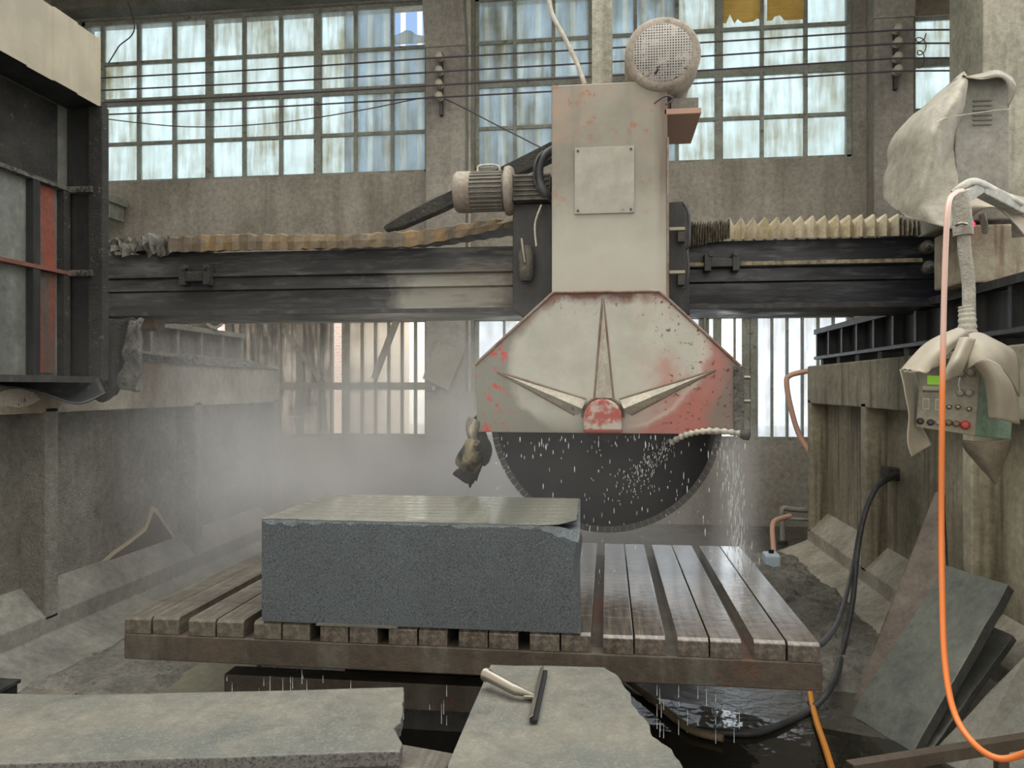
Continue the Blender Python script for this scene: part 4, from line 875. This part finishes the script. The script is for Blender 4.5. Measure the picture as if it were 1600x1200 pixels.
# hoses on the right and on the floor
o = MB().tube(crom([PX(1400, 740, 2.22), PX(1392, 744, 2.05), PX(1372, 758, 1.9), PX(1352, 800, 1.8), PX(1340, 860, 1.72), PX(1332, 940, 1.6), PX(1318, 1010, 1.5), PZ(1300, 1070, .1), PZ(1265, 1110, .02), PZ(1205, 1138, .02), PZ(1165, 1146, .02), PZ(1090, 1140, .02)], 8), .018, 12).build('black_hose', 'hose_black'); tag(o, 'thick black hose from the right pier down onto the wet floor', 'hose')
o = MB().tube(crom([PX(1398, 748, 2.2), PX(1385, 752, 2.05), PX(1362, 772, 1.9), PX(1345, 820, 1.8), PX(1332, 890, 1.65), PX(1312, 965, 1.3), PX(1288, 1002, 1.0), PX(1272, 1008, .9)], 8), .014, 12).build('black_hose', 'hose_black'); tag(o, 'thinner black hose curving from the right pier to the table corner', 'hose')
o = MB().tube(crom([PZ(1266, 1060, .05), PZ(1266, 1085, .03), PZ(1275, 1125, .03), PZ(1290, 1170, .03), PZ(1303, 1215, .03), PZ(1310, 1260, .03)], 6), .016, 12).build('orange_hose', 'hose_yellow'); tag(o, 'yellow-orange hose on the wet floor coming out under the table corner', 'hose')
o = MB().tube(crom([PZ(970, 1055, .03), PZ(1010, 1085, .03), PZ(1050, 1118, .03), PZ(1085, 1142, .03), PZ(1130, 1153, .03)], 6), .02, 12).build('faded_hose', 'hose_faded'); tag(o, 'dull brown hose on the dark floor right of the centre slab', 'hose')
# junction on the pier
c = PX(1398, 742, 2.24); o = MB().box(2.16, 2.26, c.y-.08, c.y+.08, c.z-.04, c.z+.06).build('hose_outlet', 'steel_dark', rp, bevel=.01)

# ================================================================== RIGHT CARRIAGE, CABINET
ec = empty('end_carriage', (2.6, 5.0, 2.34), 'rust-streaked cream end carriage of the bridge on the right rail', 'machine carriage')
x0 = XA(1503, 4.62)
MB().box(x0, x0+1.1, 4.62, 5.0, 2.34, ZA(1550, 350, 4.62)).build('carriage_body', 'carriage_cream', ec, bevel=.012)
MB().box(XA(1482, 5.25), x0+.9, 5.0, 5.28, 2.34, 2.9).build('dark_end', 'black_crust', ec, bevel=.01)
MB().tube(crom(pts((1534, 335, 4.5), (1538, 350, 4.5), (1540, 362, 4.55)), 4), .018, 10).build('stub_pipe', 'pipe_white', ec)
c = PY(1520, 350, 4.55); MB().lathe(c, (0, -1, 0), [(-.03, .014), (0, .014), (.008, .01)], 12).build('red_light', 'led_red', ec)
ca = empty('control_cabinet', (PY(1535, 330, 4.62).x, 4.85, ZA(1535, 345, 4.62)), 'grey louvred control cabinet above the right end carriage', 'cabinet')
a = PY(1492, 345, 4.62); b = PY(1578, 117, 4.62)
MB().box(a.x, b.x, 4.62, 5.1, a.z, b.z).build('housing', 'cabinet', ca, bevel=.01)
for k in range(6):
    y = 156+k*7.4; p = PY(1520, y, 4.62); q_ = PY(1549, y, 4.62); MB().prism([Vector((p.x, 4.62, p.z)), Vector((p.x, 4.605, p.z-.012)), Vector((p.x, 4.62, p.z-.014))], (q_.x-p.x, 0, 0)).build('louvre', 'cabinet', ca)
# tarp over cabinet
rows = [pts((1500, 119, 4.9), (1504, 115, 4.75), (1508, 113, 4.65), (1511, 118, 4.58)),
        pts((1447, 163, 4.95), (1470, 148, 4.65), (1493, 152, 4.54), (1507, 160, 4.55)),
        pts((1395, 212, 5.0), (1438, 196, 4.6), (1470, 200, 4.50), (1497, 205, 4.58)),
        pts((1381, 265, 5.0), (1424, 255, 4.62), (1458, 262, 4.45), (1496, 245, 4.56)),
        pts((1374, 303, 5.0), (1402, 318, 4.7), (1448, 312, 4.42), (1493, 300, 4.52)),
        pts((1380, 312, 4.95), (1412, 332, 4.6), (1462, 352, 4.38), (1485, 364, 4.42))]
tp = empty('cabinet_tarp', PY(1450, 350, 4.7), 'pale grey tarp draped over the control cabinet, hanging to the beam', 'tarp')
loft(rows, 8, .012, 1, fold=(.11, 6.5, .8, -.5)).build('tarp_sheet', 'tarp', tp, solid=.005)
rows = [pts((1500, 122, 4.95), (1530, 116, 4.95), (1560, 110, 4.95), (1582, 122, 4.95)), pts((1503, 118, 4.58), (1530, 121, 4.58), (1560, 113, 4.56), (1585, 128, 4.56)), pts((1508, 119, 4.55), (1532, 123, 4.54), (1565, 120, 4.5), (1588, 142, 4.5)), pts((1509, 121, 4.54), (1534, 125, 4.53), (1568, 124, 4.52), (1576, 168, 4.52))]
loft(rows, 5, .006, 4).build('tarp_flap', 'tarp', tp, solid=.005)
rows = [pts((1490, 300, 4.5), (1520, 296, 4.45), (1560, 300, 4.45), (1610, 310, 4.45)), pts((1486, 330, 4.42), (1520, 318, 4.36), (1560, 322, 4.36), (1612, 345, 4.4)), pts((1513, 345, 4.42), (1543, 324, 4.32), (1572, 335, 4.32), (1612, 385, 4.35))]
loft(rows, 5, .01, 7).build('tarp_flap', 'leather', tp, solid=.006)
MB().tube(crom(pts((1462, 192, 4.44), (1480, 184, 4.46), (1515, 178, 4.57), (1560, 172, 4.57), (1578, 171, 4.6)), 4), .0035, 6).build('tie_cord', 'hose_white', tp)

# ================================================================== PENDANT ARM AND CONTROL PANEL
pa = empty('pipe_gantry', PY(1595, 365, 4.5), 'slurry-caked white pipe arm from which the control panel hangs', 'pipe arm')
def sqbar(a, b, w, name='arm_bar'):
    d = (b-a).normalized(); u = d.cross(Vector((0, 0, 1))).normalized()*w; v = u.cross(d).normalized()*w
    MB().hexa([a-u-v, a+u-v, a+u+v, a-u+v, b-u-v, b+u-v, b+u+v, b-u+v]).build(name, 'pipe_white', pa, bevel=.006)
J1 = PY(1592, 330, 4.4); J2 = PY(1527, 293, 3.75); J3 = PY(1501, 309, 3.45)
sqbar(PY(1593, 365, 4.5), J1, .035, 'post'); sqbar(J1+Vector((0, 0, .01)), J2, .03); sqbar(J2, J3, .028)
MB().tube(pts((1500, 304, 3.45), (1503, 330, 3.45), (1505, 352, 3.45)), [.034, .036, .034], 14).build('drop_socket', 'pipe_white', pa)
MB().tube(pts((1504, 345, 3.45), (1505, 368, 3.45)), [.04, .038], 14).build('collar', 'pipe_white', pa)
MB().tube(crom(pts((1505, 365, 3.45), (1508, 400, 3.45), (1513, 440, 3.44), (1514, 475, 3.43), (1515, 525, 3.43)), 6), .025, 14).build('drop_pipe', 'pipe_white', pa)
wp = crom(pts((1509, 478, 3.43), (1511, 495, 3.43), (1512, 520, 3.43), (1514, 530, 3.43)), 8)
MB().tube(wp, [.028+.012*i/len(wp)+.003*sin(i*2.1) for i in range(len(wp))], 14).build('taped_wrap', 'hose_white', pa)
MB().tube(crom(pts((1494, 352, 3.40), (1502, 349, 3.38), (1510, 350, 3.40)), 4), .007, 8).build('wire_tie', 'chrome', pa)
MB().tube(crom(pts((1490, 302, 3.5), (1505, 290, 3.5), (1525, 284, 3.6), (1560, 300, 4.0), (1596, 318, 4.3)), 6), .016, 10).build('arm_cable', 'hose_white', pa)
# control panel
cp = empty('pendant_control', PY(1500, 690, 3.45), 'hanging steel control panel with green display, knobs and red button', 'control panel')
TL, TR, BR, BL = PY(1440, 560, 3.36), PY(1534, 560, 3.28), PY(1524, 681, 3.28), PY(1430, 667, 3.36)
TR2, BR2 = PY(1588, 575, 3.42), PY(1580, 688, 3.42)
bk = TR2-TR
fn = (TR-TL).cross(BL-TL).normalized(); 
if fn.y > 0: fn = -fn
MB().hexa([BL, BR, BR2, BL+(BR2-BR), TL, TR, TR2, TL+bk]).build('casing', 'teal', cp, bevel=.006)
MB().hexa([BL+fn*.008, BR+fn*.008, BR, BL, TL+fn*.008, TR+fn*.008, TR, TL]).build('face_plate', 'panel_steel', cp, bevel=.003)
def FP(px_, py_, off=.008):
    # point on the face plane seen at this pixel
    d = ray(px_, py_); o0 = Vector((0, 0, CAMZ)); t_ = (TL-o0).dot(fn)/d.dot(fn); return o0+d*t_+fn*off
def fquad(x0, y0, x1, y1, name, mat, h=.006, par=cp):
    return MB().prism([FP(x0, y0), FP(x1, y0+.6), FP(x1-.5, y1+.6), FP(x0-.5, y1)], fn*h).build(name, mat, par, bevel=.001)
fquad(1449, 587, 1474, 601, 'display', 'lcd', .004)
fquad(1442, 603, 1478, 609, 'nameplate', 'plate_grey', .002); fquad(1442, 611, 1478, 612.5, 'strip', 'steel_dark', .002)
for (a_, b_) in ((1441, 622), (1461, 623)): 
    f_ = fquad(a_, b_, a_+12, b_+18, 'meter_frame', 'plate_grey', .005)
    MB().prism([FP(a_+2, b_+2, .013), FP(a_+10, b_+2.3, .013), FP(a_+9.7, b_+16, .013), FP(a_+1.7, b_+15.7, .013)], fn*.003).build('meter_face', 'panel_steel', f_)
def knob(x, y, r, mat, name='knob', h=.02):
    c = FP(x, y); return MB().lathe(c, fn, [(0, r*1.25), (.004, r*1.25), (.005, r), (h*.9, r*.92), (h, r*.7), (h, .001)], 20).build(name, mat, cp)
for (x, y) in ((1501, 584), (1517, 583), (1500, 614), (1514, 614)): knob(x, y, .013, 'button_grey')
for (x, y, mt) in ((1438, 658, 'steel_dark'), (1454, 660, 'steel_dark'), (1467, 660, 'button_grey'), (1482, 660, 'brown_bellows'), (1494, 662, 'brown_bellows')): knob(x, y, .011, mt, 'push_button', .024)
knob(1508, 664, .015, 'button_red', 'stop_button', .028)
for (x, y) in ((1483, 636), (1497, 636), (1514, 639)): knob(x, y, .008, 'chrome', 'toggle', .018)
# hood of cream sheet round the panel
ph = empty('panel_hood', PY(1500, 720, 3.3), 'cream leathery sheet tied over the hanging control panel', 'cover')
rows = [pts((1497, 512, 3.36), (1503, 514, 3.34), (1509, 518, 3.32), (1513, 524, 3.32)), pts((1448, 536, 3.34), (1466, 535, 3.26), (1484, 536, 3.24), (1500, 535, 3.28)), pts((1424, 557, 3.34), (1442, 558, 3.24), (1460, 556, 3.2), (1480, 556, 3.22)), pts((1407, 577, 3.34), (1427, 580, 3.22), (1446, 585, 3.18), (1466, 573, 3.2))]
loft(rows, 5, .006, 1, .015).build('hood_fold', 'leather', ph, solid=.005)
rows = [pts((1407, 577, 3.34), (1418, 579, 3.36), (1428, 581, 3.4)), pts((1413, 610, 3.3), (1424, 612, 3.36), (1436, 610, 3.42)), pts((1420, 650, 3.3), (1427, 655, 3.36), (1436, 655, 3.42)), pts((1418, 690, 3.3), (1432, 688, 3.36), (1450, 683, 3.42)), pts((1425, 714, 3.3), (1436, 707, 3.34), (1455, 695, 3.4))]
loft(rows, 5, .004, 3).build('hood_fold', 'leather', ph, solid=.005)
rows = [pts((1499, 528, 3.22), (1511, 527, 3.18), (1524, 530, 3.2)), pts((1490, 552, 3.18), (1500, 550, 3.12), (1515, 555, 3.16)), pts((1478, 578, 3.15), (1492, 568, 3.08), (1506, 574, 3.14)), pts((1471, 600, 3.16), (1486, 592, 3.12), (1500, 586, 3.16))]
loft(rows, 5, .003, 5).build('hood_fold', 'leather', ph, solid=.005)
rows = [pts((1514, 522, 3.3), (1522, 520, 3.3), (1530, 520, 3.34), (1540, 524, 3.4)), pts((1514, 540, 3.2), (1535, 538, 3.2), (1560, 540, 3.3), (1582, 548, 3.44)), pts((1512, 560, 3.16), (1538, 553, 3.16), (1568, 560, 3.24), (1591, 575, 3.42)), pts((1510, 577, 3.16), (1540, 564, 3.14), (1572, 585, 3.24), (1592, 620, 3.4))]
loft(rows, 5, .004, 6).build('hood_fold', 'leather', ph, solid=.005)
rows = [pts((1520, 570, 3.16), (1540, 560, 3.1), (1562, 570, 3.18)), pts((1537, 590, 3.16), (1556, 586, 3.1), (1580, 600, 3.2)), pts((1542, 620, 3.18), (1562, 615, 3.12), (1588, 630, 3.22)), pts((1546, 654, 3.2), (1566, 656, 3.16), (1592, 663, 3.25))]
loft(rows, 5, .004, 8).build('hood_fold', 'leather', ph, solid=.005)
rows = [pts((1503, 688, 3.38), (1540, 690, 3.34), (1580, 686, 3.4)), pts((1508, 702, 3.42), (1542, 712, 3.34), (1578, 700, 3.42)), pts((1530, 728, 3.45), (1548, 738, 3.38), (1568, 722, 3.44)), pts((1552, 752, 3.46), (1556, 756, 3.42), (1560, 745, 3.46))]
loft(rows, 5).build('hood_fold', 'leather_brown', ph, solid=.005)
MB().tube(crom(pts((1500, 590, 3.22), (1498, 600, 3.22), (1500, 612, 3.23)), 4), .003, 6).build('tie_cord', 'hose_white', ph)
# orange hose hanging in front
hr_ = crom(pts((1503, 298, 3.35), (1492, 302, 3.2), (1482, 320, 3.05), (1477, 400, 3.0), (1474, 520, 2.95), (1472, 650, 2.9), (1471, 800, 2.88), (1472, 920, 2.8), (1476, 1030, 2.7), (1490, 1110, 2.6), (1520, 1160, 2.5), (1560, 1185, 2.45), (1605, 1176, 2.4), (1660, 1150, 2.3)), 10)
t = NT('hose_orange_faded'); z = t.xyz()[2]; t.base(t.mix(t.rng(z, 1.1, 1.32), lin('#dd7a3a'), lin('#cdaa9c'))); t.rough(.45)
o = MB().tube(hr_, .0098, 14).build('orange_hose', 'hose_orange_faded'); tag(o, 'long orange hose hanging from the pendant arm, faded pink at its top', 'hose')

# ================================================================== WATER
def drops(name, gen, n, label, mat='water'):
    m = MB(); rr = random.Random(3)
    for _ in range(n):
        p, r, l = gen(rr); k = 5
        a = [p+Vector((0, 0, l)), p-Vector((0, 0, l))]
        mid = [[p+Vector((cos(2*pi*j/k)*r, sin(2*pi*j/k)*r, zz)) for j in range(k)] for zz in (l*.3, -l*.5)]
        vs = [a[0]]+mid[0]+mid[1]+[a[1]]
        fs = [(0, 1+j, 1+(j+1) % k) for j in range(k)]+[(1+j, 6+j, 6+(j+1) % k, 1+(j+1) % k) for j in range(k)]+[(11, 6+(j+1) % k, 6+j) for j in range(k)]
        m.add(vs, fs, True)
    o = m.build(name, mat); o['kind'] = 'stuff'; o['label'] = label; return o
def g1(r):
    x = r.uniform(770, 1165); y = r.uniform(682, 930) if r.random() < .75 else 680+r.expovariate(1/25); p = PY(x, y, r.uniform(4.3, 4.58)); s_ = r.choice((1, 1, 1.7)); return p, .0017*s_, .008*s_*r.uniform(.6, 2)
drops('falling_drops', g1, 240, 'water drops falling in front of the spinning blade')
def g2(r):
    t_ = r.random(); x = 1135+28*t_+r.gauss(0, 9); y = 685+215*t_+r.uniform(-20, 20); return PY(x, min(y, 930), r.uniform(4.35, 4.7)), 0.0015*r.uniform(.6, 1.5), .018*r.uniform(.6, 2)
drops('water_spray', g2, 260, 'stream of spray falling from the hose at the right end of the guard')
def g3(r):
    t_ = r.random(); x = 1045-70*t_+r.gauss(0, 5+14*t_); y = 690+80*t_+r.gauss(0, 5+9*t_); return PY(x, y, r.uniform(4.5, 4.58)), .0019*r.uniform(.5, 1.4), .006*r.uniform(.6, 2)
drops('hose_jet', g3, 200, 'jet of water fanning from the hose nozzle onto the blade')
m = MB(); rr = random.Random(11)
for i in range(46):
    x = rr.choice((rr.uniform(335, 560), rr.uniform(335, 560), rr.uniform(600, 760), rr.uniform(1020, 1170))); yb2 = lerp(1032, 1075, (x-160)/1120)
    for k in range(rr.randint(1, 3)):
        a = PY(x, yb2+rr.uniform(0, 70), 3.25); l = rr.uniform(.015, .07); m.tube([a, a-Vector((0, 0, l*.5)), a-Vector((0, 0, l))], [.0004, .0011, .0016], 5)
o = m.build('table_drips', 'water'); o['kind'] = 'stuff'; o['label'] = 'thin threads of water dripping off the front edge of the table'

# ---- mist of the wet saw (drifting left of the blade)
m = MB().box(-3.5, 1.9, 3.3, 9.0, .3, 2.35)
t = NT('mist'); t.t.nodes.remove(t.b)
x, y, z = t.xyz()
vs_ = t.n('VolumePrincipled'); vs_.inputs['Color'].default_value = (.99, .99, 1, 1); vs_.inputs['Anisotropy'].default_value = .1
fall = t.math('MULTIPLY', t.rng(z, 2.0, .9), t.rng(x, 1.6, .2)); fall = t.math('MULTIPLY', fall, t.rng(x, -2.7, -1.6)); fall = t.math('MULTIPLY', fall, t.rng(y, -2.4, -1.2))
nn = t.ramp(t.noise(.9, 2, .5), .35, .7); dn = t.math('MULTIPLY', t.math('MULTIPLY', fall, nn), .9)
def near(c, v, w): return t.rng(t.math('ABSOLUTE', t.math('SUBTRACT', v, c)), w, 0)
jet = t.math('MULTIPLY', t.math('MULTIPLY', near(1.52, x, .16), near(-1.62, y, .3)), t.math('MULTIPLY', t.rng(z, 1.32, 1.1), 2.2))
dn = t.math('ADD', dn, jet); t.l(dn, vs_.inputs['Density']); t.l(vs_.outputs[0], t.out.inputs['Volume'])
o = m.build('water_mist', 'mist'); o['kind'] = 'stuff'; o['label'] = 'pale water mist drifting between blade, left pier and back wall'
